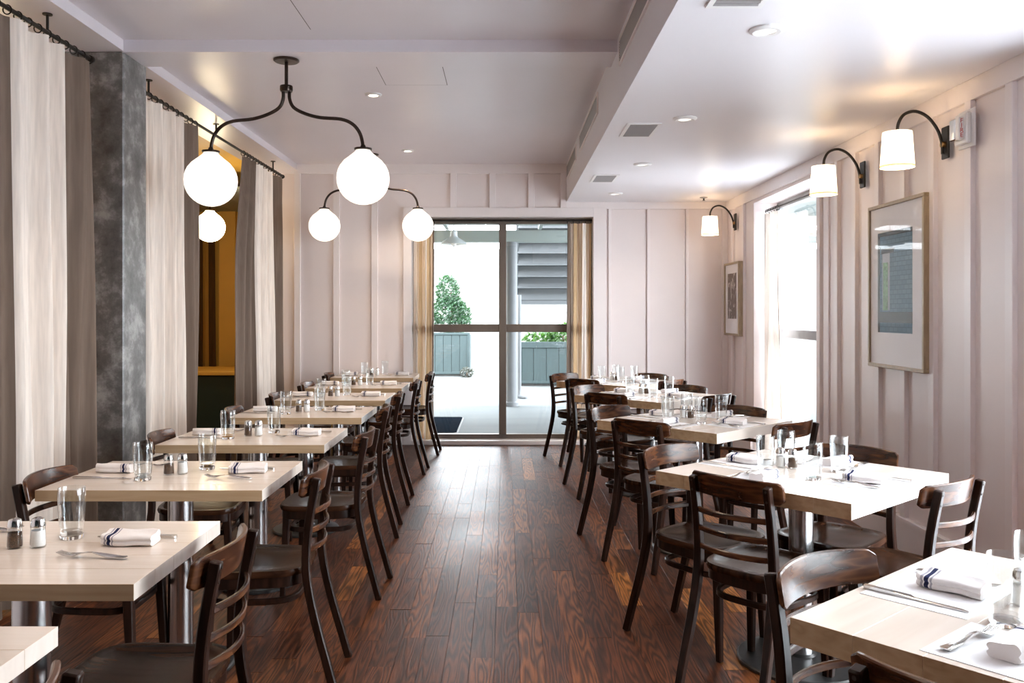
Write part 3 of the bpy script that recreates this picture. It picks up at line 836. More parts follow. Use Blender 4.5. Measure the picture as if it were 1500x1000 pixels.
for i in range(1, 8):
    cx, cy = left_tables[i]
    T = '%s curtain-side table' % ORD[i]
    j = lambda a=0.012: rj.uniform(-a, a)
    for parts, nm, lx, ly in ((PEP, 'pepper_shaker', -0.052, 0.005), (SALT, 'salt_shaker', 0.004, 0.012)):
        if seen(cx + lx, cy + ly, ZT):
            inst(parts, nm, '%s on the %s' % ('chrome-capped pepper shaker' if nm[0] == 'p' else 'chrome-capped salt shaker', T), 'shaker',
                 (cx + lx + j(0.006), cy + ly + j(0.006), ZT), 0, 'salt and pepper shakers')
    for lx, ly, w in ((-0.11, -0.11, 'curtain'), (0.065, 0.11, 'aisle')):
        x, y = cx + lx + j(), cy + ly + j()
        if seen(x, y, ZT):
            inst(GL, 'water_glass', 'clear empty water glass for the %s seat of the %s' % (w, T), 'glass', (x, y, ZT), rj.uniform(0, 6), 'water glasses')
    for sgn, w in ((1, 'aisle'), (-1, 'curtain')):
        nx = 0.245 if sgn > 0 else -0.272
        ny = 0.035 if sgn > 0 else 0.05
        put(NAP[(i + (sgn > 0)) % 4], 'napkin', 'white striped napkin roll at the %s end of the %s' % (w, T), 'napkin', cx + nx + j(), cy + ny + j(), ZT,
            (0 if sgn > 0 else math.pi) + j(0.08), 'striped napkin rolls')
        fx, fy = (0.21, -0.085) if sgn > 0 else (-0.215, 0.165)
        put(FORK, 'fork', 'steel fork at the %s end of the %s' % (w, T), 'fork', cx + fx + j(), cy + fy + j(), ZT + 0.0003, (math.pi if sgn > 0 else 0) - 0.15*sgn + j(0.08), 'forks')
        kx, ky = (0.235, 0.125) if sgn > 0 else (-0.275, -0.09)
        put(KNIFE, 'knife', 'steel table knife at the %s end of the %s' % (w, T), 'knife', cx + kx + j(), cy + ky + j(), ZT, (math.pi if sgn > 0 else 0) + j(0.05), 'table knives')
for ti in range(5):
    cx, cy, a = right_tables[ti]
    T = '%s sconce-side table' % ORD[ti]
    for parts, nm, dx, dy in ((PEP, 'pepper_shaker', -0.005, 0.085), (SALT, 'salt_shaker', -0.045, 0.115)):
        if seen(cx + dx, cy + dy, ZT):
            inst(parts, nm, '%s on the %s' % ('chrome-capped pepper shaker' if nm[0] == 'p' else 'chrome-capped salt shaker', T), 'shaker',
                 (cx + dx, cy + dy, ZT), 0, 'salt and pepper shakers')
    for s in ('NW', 'SW', 'SE', 'NE'):
        c, o, nm = side_vec(ti, s)
        l = Vector((-o.y, o.x))          # left of outward; the sitter's right
        ang = math.atan2(o.y, o.x)
        j = lambda q=0.012: rj.uniform(-q, q)
        def at(d, k): return c + o*d + l*k
        p = at(0.275, 0.0)
        put(MATM, 'placemat', 'white paper placemat on the %s of the %s' % (nm, T), 'placemat', p.x, p.y, ZT + 0.0002, ang + j(0.03), 'paper placemats')
        p = at(0.265 + j(), -0.015 + j())
        put(NAP[(ti + ord(s[1])) % 4], 'napkin', 'white striped napkin roll on the %s of the %s' % (nm, T), 'napkin', p.x, p.y, ZT + 0.0012,
            ang + (0.0 if s in ('SE', 'SW') else math.pi) + j(0.15), 'striped napkin rolls')
        p = at(0.275 + j(), -0.105)
        put(FORK, 'fork', 'steel fork on the %s of the %s' % (nm, T), 'fork', p.x, p.y, ZT + 0.0014, ang + math.pi + j(0.15), 'forks')
        p = at(0.28 + j(), 0.105)
        put(KNIFE, 'knife', 'steel table knife on the %s of the %s' % (nm, T), 'knife', p.x, p.y, ZT + 0.0012, ang + math.pi + j(0.06), 'table knives')
        p = at(0.105 + j(0.01), 0.115 + j(0.01))
        if seen(p.x, p.y, ZT):
            inst(GL, 'water_glass', 'clear empty water glass for the %s of the %s' % (nm, T), 'glass', (p.x, p.y, ZT), rj.uniform(0, 6), 'water glasses')

# ================================================================== CURTAINS
def curtain(name, label, p0, p1, ztop, zbot, bands, wl, amp, mats, flare=0.0, hang='rod', seed=1, group=None, ring=True, rod_z=2.82, nz=10, skew=None):
    """sheet hung from p0 to p1 (xy), split into bands [(fraction, material)], folds of wavelength wl"""
    e = empty(name, (0, 0, 0)); tag(e, label, 'curtain', group)
    p0, p1 = Vector(p0), Vector(p1)
    L = (p1 - p0).length; d = (p1 - p0)/L; nrm = Vector((-d.y, d.x))
    r = random.Random(seed); ph = r.uniform(0, 6); ph2 = r.uniform(0, 6)
    nf = max(2, round(L/wl))
    def pt(s, v):
        # v 0 top .. 1 bottom
        a = amp*(0.55 + 0.45*v)
        w0 = math.sin(2*math.pi*nf*s + ph + 0.5*math.sin(3.1*v + ph2 + 5*s) + 0.9*math.sin(2.3*s*nf + ph2))
        w = math.copysign(abs(w0)**1.35, w0) + 0.30*math.sin(5.3*math.pi*nf*s + ph2 + 0.8*v)
        along = L*s + 0.018*math.sin(2*math.pi*nf*s*1.0 + ph2)*v + flare*v*v*(s - 0.5)
        if skew: along += skew(s, v)
        off = a*w + 0.012*math.sin(5*v + 9*s + ph)*v
        q = p0 + d*along + nrm*off
        return (q.x, q.y, ztop + (zbot - ztop)*v)
    acc = 0.0; tot = sum(b for b, _ in bands)
    for (b, mt) in bands:
        s0, s1 = acc/tot, (acc + b)/tot; acc += b
        n = max(8, int(nf*22*(s1 - s0)))
        G = [[pt(s0 + (s1 - s0)*i/n, k/nz) for k in range(nz+1)] for i in range(n+1)]
        MB().grid(G).build('band', mt, e, smooth=80)
    if ring:
        nr = max(4, int(L/0.085))
        for k in range(nr + 1):
            s = k/nr
            q = p0 + d*(L*s)
            zc = rod_z - 0.008
            pts = [(q.x + nrm.x*0.020*math.cos(a), q.y + nrm.y*0.020*math.cos(a), zc + 0.022*math.sin(a)) for a in [2*math.pi*m/14 for m in range(14)]]
            MB().tube(pts, 0.0032, 6, closed=True).build('ring', 'black_iron', e, smooth=True)
    return e
RX = -2.32
def rod(name, label, a, b, r=0.011, brackets=(), up=None, fin=True):
    e = empty(name, (0, 0, 0)); tag(e, label, 'curtain rod')
    MB().tube([a, b], r, 12).build('pole', 'black_iron', e, smooth=True)
    va, vb = Vector(a), Vector(b); d = (vb - va).normalized()
    if fin:
        for p, sg in ((va, -1), (vb, 1)):
            MB().tube([p - d*0.002*sg, p + d*0.012*sg, p + d*0.03*sg, p + d*0.042*sg], [0.014, 0.02, 0.02, 0.012], 12).build('finial', 'black_iron', e, smooth=True)
    for t in brackets:
        p = va + (vb - va)*t
        zt = up
        MB().tube([p + Vector((0, 0, -0.004)), (p.x, p.y, zt - 0.004)], 0.007, 10).build('bracket', 'black_iron', e)
        MB().lathe([(0.024, -0.006), (0.024, 0.0)], 16, (p.x, p.y, zt)).build('bracket_plate', 'black_iron', e)
    return e
rod('curtain_rod', 'black iron curtain rod in front of the concrete column', (RX, 2.80, 2.82), (RX, 4.80, 2.82), brackets=(0.15, 0.78), up=ZL)
rod('curtain_rod', 'long black iron curtain rod past the concrete column', (RX, 5.42, 2.82), (RX, 8.95, 2.82), brackets=(0.05, 0.42, 0.90), up=ZL)
CG = 'tall banded linen curtains along the left side'
curtain('linen_curtain', 'cream and taupe linen curtain before the concrete column', (RX, 2.95), (RX, 4.80), 2.785, 0.02,
        [(0.42, 'linen_cream'), (0.66, 'linen_taupe'), (0.44, 'linen_cream'), (0.33, 'linen_taupe')], 0.21, 0.062, None, seed=3, group=CG)
curtain('linen_curtain', 'cream linen curtain with one taupe edge just past the column', (RX, 5.42), (RX, 6.43), 2.785, 0.02,
        [(0.62, 'linen_cream'), (0.20, 'linen_taupe')], 0.21, 0.062, None, seed=8, group=CG)
curtain('linen_curtain', 'farthest left linen curtain with taupe edges and cream middle', (RX, 7.62), (RX, 8.93), 2.785, 0.02,
        [(0.42, 'linen_taupe'), (0.55, 'linen_cream'), (0.42, 'linen_taupe')], 0.21, 0.062, None, seed=5, group=CG,
        skew=lambda s, v: -(1 - s)**2*0.22*min(1, v*3))
# side room striped drape
curtain('striped_drape', 'gold and brown striped drape in the yellow side room', (-4.55, 11.5), (-3.88, 11.5), 2.6, 0.05,
        [(0.12, 'linen_gold'), (0.05, 'linen_umber'), (0.08, 'linen_gold'), (0.09, 'linen_umber'), (0.1, 'linen_gold'), (0.1, 'linen_umber'), (0.08, 'linen_gold'), (0.1, 'linen_umber')], 0.1, 0.02, None, seed=4, ring=False)
# door curtains
rod('curtain_rod', 'thin dark rod across the top of the glazed door', (DX0 + 0.006, 9.20, 2.385), (DX1 - 0.006, 9.20, 2.385), r=0.009, fin=False)
curtain('door_curtain', 'sand coloured linen curtain left of the glazed door', (-0.975, 9.20), (-0.755, 9.20), 2.355, 0.05,
        [(0.12, 'linen_cream'), (0.14, 'linen_sand'), (0.12, 'linen_ochre'), (0.16, 'linen_sand'), (0.10, 'linen_cream'), (0.14, 'linen_ochre'), (0.12, 'linen_sand'), (0.10, 'linen_taupe')], 0.075, 0.045, None, seed=2, rod_z=2.385)
curtain('door_curtain', 'sand coloured linen curtain right of the glazed door', (0.665, 9.20), (0.92, 9.20), 2.355, 0.05,
        [(0.12, 'linen_taupe'), (0.10, 'linen_cream'), (0.14, 'linen_ochre'), (0.2, 'linen_sand'), (0.12, 'linen_cream'), (0.14, 'linen_sand'), (0.06, 'linen_ochre')], 0.08, 0.045, None, seed=6, rod_z=2.385)
# window curtain
rod('curtain_rod', 'thin dark rod inside the right window recess', (XR + 0.11, WF0 + 0.01, 2.36), (XR + 0.11, WF1 - 0.01, 2.36), r=0.009, fin=False)
curtain('window_curtain', 'cream linen curtain gathered at the far side of the right window', (XR + 0.11, 8.10), (XR + 0.11, 7.80), 2.33, 0.03,
        [(0.06, 'linen_taupe'), (0.7, 'linen_cream'), (0.05, 'linen_taupe')], 0.10, 0.045, None, flare=0.12, seed=9, rod_z=2.36)
curtain('window_curtain', 'taupe curtain edge at the near side of the right window', (XR + 0.10, 6.70), (XR + 0.10, 6.50), 2.33, 0.03,
        [(0.1, 'linen_taupe'), (0.1, 'linen_cream')], 0.08, 0.03, None, seed=12, rod_z=2.36)

# ================================================================== LIGHTS
def globe_mesh(mat, r=0.154):
    prof = [(0.0, -r)]
    for k in range(1, 15):
        a = -math.pi/2 + math.pi*k/18
        prof.append((r*math.cos(a)*1.01, r*math.sin(a)))
    prof = prof[:-2] + [(0.112, 0.106), (0.082, 0.130), (0.058, 0.150), (0.046, 0.162), (0.042, 0.170)]
    return MB().lathe(prof, 36).mesh('globe', mat, smooth=50)
GLOBE = globe_mesh('opal_globe'); GLOBE_S = globe_mesh('opal_globe_side')
CAP = MB().lathe([(0.046, 0.168), (0.052, 0.170), (0.052, 0.180), (0.018, 0.186), (0.012, 0.20)], 24).mesh('globe_cap', 'bronze_arm', smooth=30)
def chandelier(label, x, y, zt, tilt):
    e = empty('globe_chandelier', (x, y, zt), R(tilt)); tag(e, label, 'chandelier', 'two-globe chandeliers')
    MB().lathe([(0.076, -0.001), (0.076, -0.008), (0.068, -0.014), (0.0, -0.016)], 32).build('canopy', 'bronze_arm', e, smooth=30)
    MB().tube([(0, 0, -0.012), (0, 0, -0.17)], 0.0105, 14).build('stem', 'bronze_arm', e, smooth=True)
    MB().lathe([(0.0, -0.156), (0.036, -0.156), (0.038, -0.160), (0.038, -0.182), (0.034, -0.192), (0.0, -0.192)], 24).build('hub', 'bronze_arm', e, smooth=30)
    for s in (-1, 1):
        pts = [(0.020, -0.18), (0.020, -0.235), (0.045, -0.286), (0.112, -0.323), (0.205, -0.349), (0.33, -0.361), (0.40, -0.390), (0.443, -0.44), (0.462, -0.50), (0.466, -0.562)]
        MB().tube(smooth_path([(s*a, 0, b) for a, b in pts], 5), 0.0105, 12).build('arm', 'bronze_arm', e, smooth=True)
        g = link('globe', GLOBE, e); g.location = (s*0.466, 0, -0.716)
        link('globe_cap', CAP, g)
    return e
chandelier('two-globe bronze chandelier hanging nearer the camera, above the curtain-side tables', -1.305, 5.13, ZL - 0.006, -5)
chandelier('two-globe bronze chandelier hanging by the back wall', -1.335, 8.57, ZC, 0)
for (gy, gl) in ((9.0, 'single glowing globe pendant visible between the curtains in the yellow side room'), (6.9, 'added unseen globe pendant lighting the side room past the column'), (4.6, 'added unseen globe pendant lighting the side room behind the nearest left curtain')):
    e = empty('globe_pendant', (-3.09 if gy > 8 else -4.2, gy, ZC)); tag(e, gl, 'pendant lamp')  # the two hidden pendants are added to light the side room
    MB().lathe([(0.07, 0.0), (0.07, -0.012), (0.0, -0.016)], 24).build('canopy', 'bronze_arm', e)
    MB().tube([(0, 0, -0.01), (0, 0, -0.51)], 0.0105, 12).build('stem', 'bronze_arm', e, smooth=True)
    g = link('globe', GLOBE_S, e); g.location = (0, 0, 2.296 - ZC); link('globe_cap', CAP, g)

def sconce(y, zc, label):
    e = empty('wall_sconce', (XR, y, zc)); tag(e, label, 'wall lamp', 'arched wall sconces')
    x = -0.022
    MB().box(x - 0.012, x, -0.035, 0.035, -0.085, 0.085).build('back_plate', 'black_iron', e, bevel=0.003)
    MB().tube([(x - 0.012, 0, -0.01), (x - 0.03, 0, -0.01)], 0.016, 12).build('socket', 'brass', e, smooth=True)
    arm = smooth_path([(x - 0.022, 0, -0.06), (x - 0.026, 0, 0.0), (x - 0.05, 0, 0.07), (x - 0.10, 0, 0.135), (x - 0.165, 0, 0.166), (x - 0.225, 0, 0.15), (x - 0.255, 0, 0.105), (x - 0.262, 0, 0.06)], 5)
    MB().tube(arm, 0.0085, 10).build('arm', 'black_iron', e, smooth=True)
    cx = x - 0.262
    sh = MB().lathe([(0.086, -0.132), (0.0735, 0.055), (0.0715, 0.055), (0.084, -0.132)], 36, (cx, 0, 0), closed=True).build('shade', 'lamp_shade', e, smooth=40)
    MB().lathe([(0.0866, -0.132), (0.0858, -0.120), (0.0848, -0.120), (0.0856, -0.132)], 36, (cx, 0, 0), closed=True).build('shade_trim', 'linen_sand', sh, smooth=40)
    MB().lathe([(0.0, -0.055), (0.016, -0.050), (0.024, -0.03), (0.016, -0.005), (0.010, 0.01), (0.010, 0.06)], 14, (cx, 0, 0)).build('bulb', 'bulb', e, smooth=True)
    d = bpy.data.lights.new('sconce_light', 'POINT'); d.energy = 4.5; d.color = (1.0, 0.66, 0.34); d.shadow_soft_size = 0.028
    o = bpy.data.objects.new('sconce_light', d); COL.objects.link(o); o.parent = e; o.location = (cx, 0.0, 0.028)
    d.shadow_soft_size = 0.012
    return e
sconce(4.554, 2.30, 'arched wall sconce nearest the camera beside the fire alarm')
sconce(5.61, 2.30, 'arched wall sconce between the large frame and the window')
sconce(8.72, 2.32, 'arched wall sconce in the far corner above the small picture')

def downlight(name, x, y, z, r, mat, label, watts=24.0):
    e = empty(name, (x, y, z)); tag(e, label, 'ceiling light', 'round ceiling lights')
    MB().lathe([(r, 0.0), (r, -0.006), (r*0.8, -0.014), (r*0.55, -0.012), (r*0.55, 0.0)], 32, closed=True).build('trim_ring', 'white_plastic', e, smooth=35)
    MB().lathe([(0.0, -0.008), (r*0.55, -0.008), (r*0.55, -0.002), (0.0, -0.002)], 24).build('lens', mat, e, smooth=30)
    d = bpy.data.lights.new('downlight_beam', 'SPOT'); d.energy = watts; d.color = (1.0, 0.82, 0.62); d.spot_size = R(115); d.spot_blend = 0.9; d.shadow_soft_size = 0.03
    o = bpy.data.objects.new('downlight_beam', d); COL.objects.link(o); o.parent = e; o.location = (0, 0, -0.03)
    return e
downlight('downlight', -0.953, 6.22, ZC, 0.062, 'downlight_glow', 'lit round downlight in the left ceiling just past the near chandelier')
downlight('downlight', -0.949, 8.365, ZC, 0.062, 'downlight_glow', 'lit round downlight in the left ceiling by the far chandelier')
for k, y in enumerate((4.05, 1.9)):
    downlight('downlight', -0.95, y, ZC, 0.062, 'downlight_glow', 'lit round downlight in the left ceiling, %s before the cross beam' % ORD[k])
for k, (y, r) in enumerate(((3.567, 0.072), (5.195, 0.072), (6.79, 0.072), (8.46, 0.072))):
    downlight('downlight', 1.085, y, ZS, r, 'downlight_dim', 'white round fixture, %s from the camera along the low right ceiling' % ORD[k], 3.0)
e = tag(empty('sprinkler', (2.02, 8.75, ZS)), 'small dark sprinkler head by the far corner sconce', 'sprinkler')
MB().lathe([(0.04, 0.0), (0.04, -0.006), (0.02, -0.012), (0.0, -0.012)], 20).build('escutcheon', 'vent_grey', e)
MB().lathe([(0.008, -0.01), (0.008, -0.03), (0.018, -0.034), (0.0, -0.036)], 12).build('head', 'cast_iron', e)

def ceiling_vent(x, y, label, sx=0.215, sy=0.40):
    e = empty('ceiling_vent', (x, y, ZS)); tag(e, label, 'air vent', 'ceiling vents')
    b = 0.022
    slab([-sx/2, -sx/2+b, sx/2-b, sx/2], [-sy/2, -sy/2+b, sy/2-b, sy/2], {(1, 1)}, -0.008, 0.0, lambda u, v, d: (u, v, d)).build('frame', 'white_plastic', e)
    MB().box(-sx/2+b, sx/2-b, -sy/2+b, sy/2-b, -0.0015, -0.0005).build('backing', 'vent_dark', e)
    n = 12
    me = MB().sweep([(-sx/2+b, 0, 0), (sx/2-b, 0, 0)], 0.012, 0.002, up=(0, 0.5, 1)).mesh('louver', 'vent_grey')
    for k in range(n):
        o = link('louver', me, e); o.location = (0, -sy/2 + b + (sy - 2*b)*(k + 0.5)/n, -0.0065)
    return e
ceiling_vent(0.875, 3.10, 'louvred white air vent nearest the camera in the low right ceiling')
ceiling_vent(0.864, 5.52, 'louvred white air vent midway along the low right ceiling')
ceiling_vent(0.865, 7.50, 'louvred white air vent farthest along the low right ceiling')
def side_vent(y0, y1, label):
    e = empty('wall_vent', (XS, (y0+y1)/2, 2.865)); tag(e, label, 'air vent', 'long vents on the soffit face')
    sy, sz, b = (y1-y0), 0.15, 0.016
    slab([-sy/2, -sy/2+b, sy/2-b, sy/2], [-sz/2, -sz/2+b, sz/2-b, sz/2], {(1, 1)}, -0.010, 0.0, lambda u, v, d: (d, u, v)).build('frame', 'trim_paint', e)
    MB().box(-0.002, -0.0005, -sy/2+b, sy/2-b, -sz/2+b, sz/2-b).build('backing', 'vent_grey', e)
    n = 8
    me = MB().sweep([(0, -sy/2+b, 0), (0, sy/2-b, 0)], 0.010, 0.0018, up=(1, 0, 0.7)).mesh('louver', 'vent_grey')
    for k in range(n):
        o = link('louver', me, e); o.location = (-0.006, 0, -sz/2 + b + (sz-2*b)*(k+0.5)/n)
side_vent(3.55, 4.85, 'long louvred vent on the soffit face nearest the camera')
side_vent(6.0, 7.45, 'long louvred vent in the middle of the soffit face')
side_vent(7.85, 8.98, 'long louvred vent on the soffit face by the back wall')

# ================================================================== WALL PIECES
def picture(name, label, yc, zc, w, h, fw, depth, mw, print_rect):
    """hangs on the right wall, faces -x; local y along the wall"""
    e = empty(name, (XR - 0.022, yc, zc)); tag(e, label, 'picture')
    fr = tag(empty('frame', (0, 0, 0)), None); fr.parent = e
    B = lambda a, b, c, d: MB().box(-depth, -0.001, a, b, c, d).build('frame_side', 'frame_wood', fr, bevel=0.003)
    B(-w/2, w/2, h/2 - fw, h/2); B(-w/2, w/2, -h/2, -h/2 + fw)
    B(-w/2, -w/2 + fw, -h/2 + fw, h/2 - fw); B(w/2 - fw, w/2, -h/2 + fw, h/2 - fw)
    MB().box(-depth + 0.012, -0.004, -w/2 + fw, w/2 - fw, -h/2 + fw, h/2 - fw).build('mat_board', 'mat_board', e)
    MB().box(-depth + 0.003, -depth + 0.005, -w/2 + fw, w/2 - fw, -h/2 + fw, h/2 - fw).build('glass', 'picture_glass', e)
    return e, -depth + 0.0115
p1, xf = picture('framed_print', 'large framed picture with painted-in brick reflection and pale mat between two sconces', 5.10, 1.565, 0.73, 1.0, 0.022, 0.035, 0.1, None)
def flat(n, mt, y0, y1, z0, z1, lift, par): MB().box(xf - 0.0006*lift, xf + 0.0003, y0, y1, z0, z1).build(n, mt, par)
flat('print', 'brick_reflection', -0.21, 0.21, -0.285, 0.30, 1, p1)  # reflected bricks, door, rail and bush painted on as flat pieces
flat('print_border', 'picture_black', 0.21, 0.24, -0.285, 0.325, 2, p1)
flat('print_border', 'picture_black', -0.21, 0.21, 0.30, 0.325, 2, p1)
flat('rail_reflection', 'picture_black', -0.21, 0.21, -0.225, -0.16, 2, p1)
flat('door_reflection', 'reflection_white', 0.075, 0.175, -0.15, 0.195, 2, p1)
flat('lintel_reflection', 'picture_black', 0.02, 0.19, 0.195, 0.225, 3, p1)
flat('leaf_reflection', 'reflection_green', 0.10, 0.165, -0.15, 0.14, 3, p1)
p2, xf = picture('framed_print', 'small framed brown botanical print in the far corner', 8.72, 1.54, 0.55, 0.74, 0.022, 0.05, 0.1, None)
MB().box(xf - 0.0006, xf + 0.0003, -0.165, 0.165, -0.20, 0.26).build('print', 'leaf_print', p2)

# fire alarm
e = tag(empty('fire_alarm', (XR - 0.026, 4.335, 2.325)), 'white wall fire alarm strobe beside the nearest sconce', 'fire alarm')
MB().box(-0.012, 0, -0.075, 0.075, -0.095, 0.095).build('back_plate', 'white_plastic', e, bevel=0.003)
bd = MB().box(-0.038, -0.012, -0.055, 0.062, -0.078, 0.078).build('body', 'white_plastic', e, bevel=0.006)
MB().box(-0.068, -0.038, 0.005, 0.058, -0.055, 0.055).build('strobe', 'chrome', e, bevel=0.006)
MB().box(-0.064, -0.038, -0.032, 0.004, -0.055, 0.055).build('word_panel', 'white_plastic', e, bevel=0.003)
for k, ch in enumerate('FIRE'):
    cu = bpy.data.curves.new('letter', 'FONT'); cu.body = ch; cu.size = 0.031; cu.align_x = 'CENTER'; cu.align_y = 'CENTER'; cu.extrude = 0.0004
    tmp = bpy.data.objects.new('letter', cu); COL.objects.link(tmp)
    bpy.context.view_layer.update()
    me = bpy.data.meshes.new_from_object(tmp.evaluated_get(bpy.context.evaluated_depsgraph_get()))
    bpy.data.objects.remove(tmp)
    me.materials.clear(); me.materials.append(M['red_print'])
    o = link('letter', me, e)
    # on the face turned to the camera (-y)
    o.location = (-0.051, -0.0328, 0.036 - 0.024*k); o.rotation_euler = (R(90), 0, 0)

# side room counter
e = tag(empty('bar_counter', (-3.5, 10.0, 0)), 'dark teal panelled counter with yellow top in the side room', 'counter')
MB().box(-1.4, 0.85, -0.35, 0.45, 0.0, 0.70).build('panel', 'teal_paint', e, bevel=0.01)
MB().box(-1.43, 0.9, -0.40, 0.50, 0.70, 0.745).build('counter_top', 'yellow_paint', e, bevel=0.006)

# ================================================================== OUTSIDE
struct(MB().box(-14, 20, YB + WT, 14.6, -0.14, -0.03).build('ground', 'deck'), 'pale grey porch deck beyond the door')
struct(MB().box(-30, 40, 14.6, 60, -0.16, -0.04).build('ground', 'asphalt_pale'), 'bright pale yard beyond the porch')
struct(MB().box(XR + WT, 40, -12, YB + WT, -0.16, -0.04).build('ground', 'bounce_paving'), 'yard beside the windows, made pale to bounce light indoors')
struct(MB().box(-9, 14, 27, 27.4, -0.04, 3.4).build('wall_yard', 'pale_brick'), 'pale sunlit brick wall across the yard')
# porch roof: boards and beam
rf_ = struct(empty('porch_roof'), 'painted board porch roof')
for k in range(48):
    x = -7.2 + k*0.3  # roof widened out of view to keep daylight off the deck
    MB().box(x, x + 0.295, YB + WT, 13.4, 2.76, 2.79).build('roof_board', 'porch_paint', rf_, bevel=0.004)
MB().box(-7.2, 7.2, 13.10, 13.30, 2.48, 2.66).build('beam', 'porch_paint', rf_, bevel=0.006)
for x in (-1.6, -0.9, 0.5): MB().box(x, x + 0.05, YB + WT, 13.1, 2.66, 2.76).build('rafter', 'porch_paint', rf_)
MB().box(-2.0, 2.3, 11.3, 11.36, 2.62, 2.76).build('rafter', 'porch_paint', rf_)
o = tag(empty('porch_post', (0.085, 13.2, 0)), 'round pale porch post behind the door mullion', 'post')
MB().lathe([(0.10, -0.03), (0.10, 2.48)], 24).build('shaft', 'post_paint', o, smooth=True)
MB().lathe([(0.12, -0.03), (0.12, 0.03), (0.105, 0.05)], 24).build('plinth', 'post_paint', o, smooth=30)
o = tag(empty('downpipe', (0.235, 14.4, 0)), 'slim pale downpipe beside the porch post', 'pipe')
MB().tube([(0, 0, -0.03), (0, 0, 1.7)], 0.035, 14).build('pipe', 'post_paint', o, smooth=True)
MB().tube(smooth_path([(0, 0, 0.12), (0, -0.02, 0.02), (0.06, -0.06, -0.01), (0.12, -0.08, -0.015)], 5), 0.036, 12).build('shoe', 'post_paint', o, smooth=True)
# open stair seen from below, rising towards the house
st = tag(empty('porch_stair', (0, 0, 0)), 'grey painted wooden stair seen from below', 'stair')
for k in range(9):
    z = 1.70 + 0.20*k; y = 16.4 - 0.26*k
    if k == 0:
        MB().box(0.24, 2.4, y - 0.02, y + 0.10, z - 0.06, z + 0.34).build('riser', 'stair_paint', st, bevel=0.004)
    else:
        MB().box(0.24, 2.4, y + 0.02, y + 0.05, z - 0.01, z + 0.16).build('riser', 'stair_paint', st, bevel=0.003)
    MB().box(0.22, 2.42, y - 0.26, y + 0.05, z + 0.16, z + 0.195).build('tread', 'stair_paint', st, bevel=0.004)
str_ = [(16.55, 1.62), (14.0, 3.62), (14.0, 3.9), (16.55, 1.95)]
def stringer(x0, x1):
    n = len(str_)
    vs = [(x0, y, z) for y, z in str_] + [(x1, y, z) for y, z in str_]
    MB().add(vs, [tuple(range(n)), tuple(reversed(range(n, 2*n)))] + [(i, (i+1) % n, n+(i+1) % n, n+i) for i in range(n)]).build('stringer', 'post_paint', st, bevel=0.004)
stringer(0.19, 0.24); stringer(2.40, 2.45)
MB().box(2.6, 2.75, 16.0, 16.15, -0.04, 3.6).build('support_post', 'post_paint', st)
MB().box(0.24, 2.75, 16.4, 16.5, 1.56, 1.66).build('support_beam', 'stair_paint', st)
# enamel barn lamp
e = tag(empty('barn_lamp', (-0.71, 11.9, 2.40)), 'white enamel barn lamp hanging on the porch', 'pendant lamp')
MB().lathe([(0.195, -0.055), (0.19, -0.045), (0.15, -0.01), (0.10, 0.02), (0.06, 0.045), (0.05, 0.06), (0.05, 0.12), (0.035, 0.135), (0.012, 0.14),
            (0.012, 0.13), (0.04, 0.11), (0.045, 0.05), (0.095, 0.012), (0.145, -0.018), (0.186, -0.055)], 36, closed=True).build('shade', 'enamel', e, smooth=40)
MB().tube([(0, 0, 0.13), (0, 0, 0.36)], 0.008, 8).build('stem', 'enamel', e, smooth=True)
MB().lathe([(0.0, -0.09), (0.03, -0.08), (0.04, -0.04), (0.025, 0.02), (0.0, 0.03)], 16).build('bulb', 'white_plastic', e, smooth=True)
# door mat
e = tag(empty('door_mat', (-0.98, 10.95, -0.03)), 'dark doormat with pale edge on the porch deck', 'doormat')
def rrect(w, h, r, n=6):
    pts = []
    for cx, cy, a0 in ((w/2-r, h/2-r, 0), (-w/2+r, h/2-r, 90), (-w/2+r, -h/2+r, 180), (w/2-r, -h/2+r, 270)):
        for k in range(n+1):
            a = R(a0 + 90*k/n); pts.append((cx + r*math.cos(a), cy + r*math.sin(a)))
    return pts
MB().prism(rrect(0.84, 1.56, 0.08), 0.0, 0.008).build('border', 'mat_edge', e)
MB().prism(rrect(0.80, 1.50, 0.06), 0.008, 0.016).build('pile', 'door_mat', e)
# planters
def planter(label, x0, x1, y, dp, h, nb, cap=0.1):
    e = empty('wooden_planter', ((x0+x1)/2, y, -0.04)); tag(e, label, 'planter', 'teal wooden planters outside')
    w = x1 - x0; bwid = (w - 0.10)/nb
    me = MB().box(-bwid/2 + 0.004, bwid/2 - 0.004, -0.012, 0.012, 0.08, h - cap).mesh('board', 'planter_paint', bevel=0.004)
    for k in range(nb):
        o = link('board', me, e); o.location = (-w/2 + 0.05 + bwid*(k+0.5), 0.012, 0)
    me2 = MB().box(-0.012, 0.012, 0.03, dp, 0.08, h - cap).mesh('side_board', 'planter_paint')
    for s in (-1, 1):
        o = link('side_board', me2, e); o.location = (s*(w/2 - 0.014), 0, 0)
        MB().box(s*(w/2-0.03) - 0.028, s*(w/2-0.03) + 0.028, -0.022, 0.012, 0.06, h - cap).build('corner_post', 'planter_paint', e, bevel=0.004)
    MB().box(-w/2, w/2, -0.02, 0.02, h - cap, h).build('cap_board', 'planter_paint', e, bevel=0.004)
    MB().box(-w/2, w/2, -0.018, 0.01, 0.05, 0.10).build('foot_board', 'planter_paint', e, bevel=0.004)
    MB().box(-w/2 + 0.03, w/2 - 0.03, 0.02, dp, 0.0, h - 0.06).build('soil_box', 'planter_dark', e)
    return e
planter('teal wooden planter with the round bush, left of the door view', -2.55, -0.80, 19.5, 0.7, 0.99, 9, 0.05)
planter('long teal wooden planter with trailing leaves, right of the door view', 0.26, 2.6, 16.9, 0.7, 0.87, 9, 0.12)
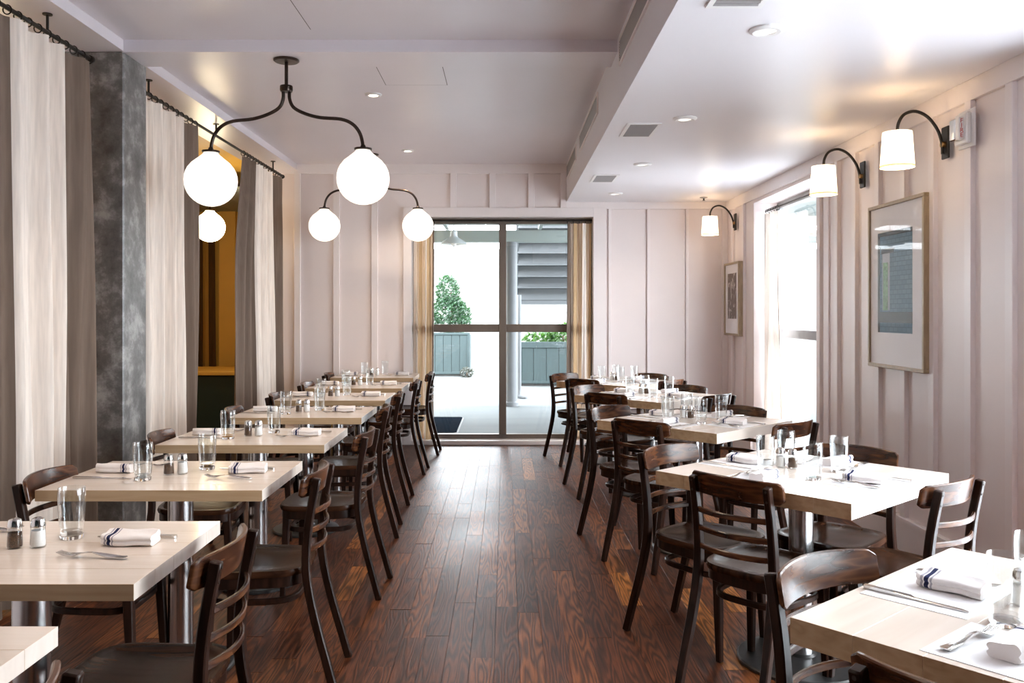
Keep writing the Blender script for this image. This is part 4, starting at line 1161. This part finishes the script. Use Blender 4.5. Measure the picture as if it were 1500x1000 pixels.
def leafball(mb, cx, cy, cz, rx, ry, rz, n, sz, rnd, shape=None):
    for _ in range(n):
        a = rnd.uniform(0, 2*math.pi); u = rnd.uniform(-1, 1); rad = rnd.uniform(0.55, 1.0)**0.6
        s_ = math.sqrt(1-u*u)
        k = shape(u) if shape else 1.0
        p = Vector((cx + rx*k*s_*math.cos(a)*rad, cy + ry*k*s_*math.sin(a)*rad, cz + rz*u*rad))
        d = Vector((rnd.gauss(0, 1), rnd.gauss(0, 1), rnd.gauss(0, 1))).normalized()
        t = d.orthogonal().normalized()*sz*rnd.uniform(0.6, 1.2); b = d.cross(t).normalized()*sz*0.45
        mb.add([p - t, p + b, p + t, p - b], [(0, 1, 2, 3)])
def shrub(name, label, x, y, z, specs, mat, sz, cat='shrub'):
    e = empty(name, (x, y, z)); tag(e, label, cat)
    r = random.Random(len(label)); mb = MB()
    for (cx, cy, cz, rx, ry, rz, n) in specs: leafball(mb, cx, cy, cz, rx, ry, rz, n, sz, r)
    f = mb.build('foliage', mat, e); f['kind'] = 'stuff'
    hb = max(c[2] for c in specs)
    MB().tube([(0, 0, -0.12), (0.02, 0, hb*0.5), (0, 0.02, hb)], [0.04, 0.03, 0.015], 8).build('stem', 'bark', e)
shrub('bush', 'conical green bush growing in the left planter', -1.25, 19.85, 0.93,
      [(-0.05, 0, 0.45, 0.42, 0.35, 0.50, 1500), (-0.08, 0, 0.95, 0.28, 0.26, 0.42, 800), (0.18, 0, 0.35, 0.30, 0.3, 0.40, 800)], 'leaf_green', 0.045)
shrub('trailing_plant', 'bright leafy plant spilling over the right planter', 1.15, 17.2, 0.80,
      [(-0.45, 0, 0.08, 0.35, 0.22, 0.16, 350), (0.1, 0.0, 0.16, 0.4, 0.25, 0.24, 500), (0.7, 0, 0.15, 0.45, 0.25, 0.25, 500)], 'leaf_bright', 0.055)
shrub('weed_tuft', 'pale dry tuft at the corner of the left planter', -0.86, 19.25, -0.04,
      [(0.0, 0, 0.10, 0.16, 0.14, 0.13, 220)], 'leaf_pale', 0.04)
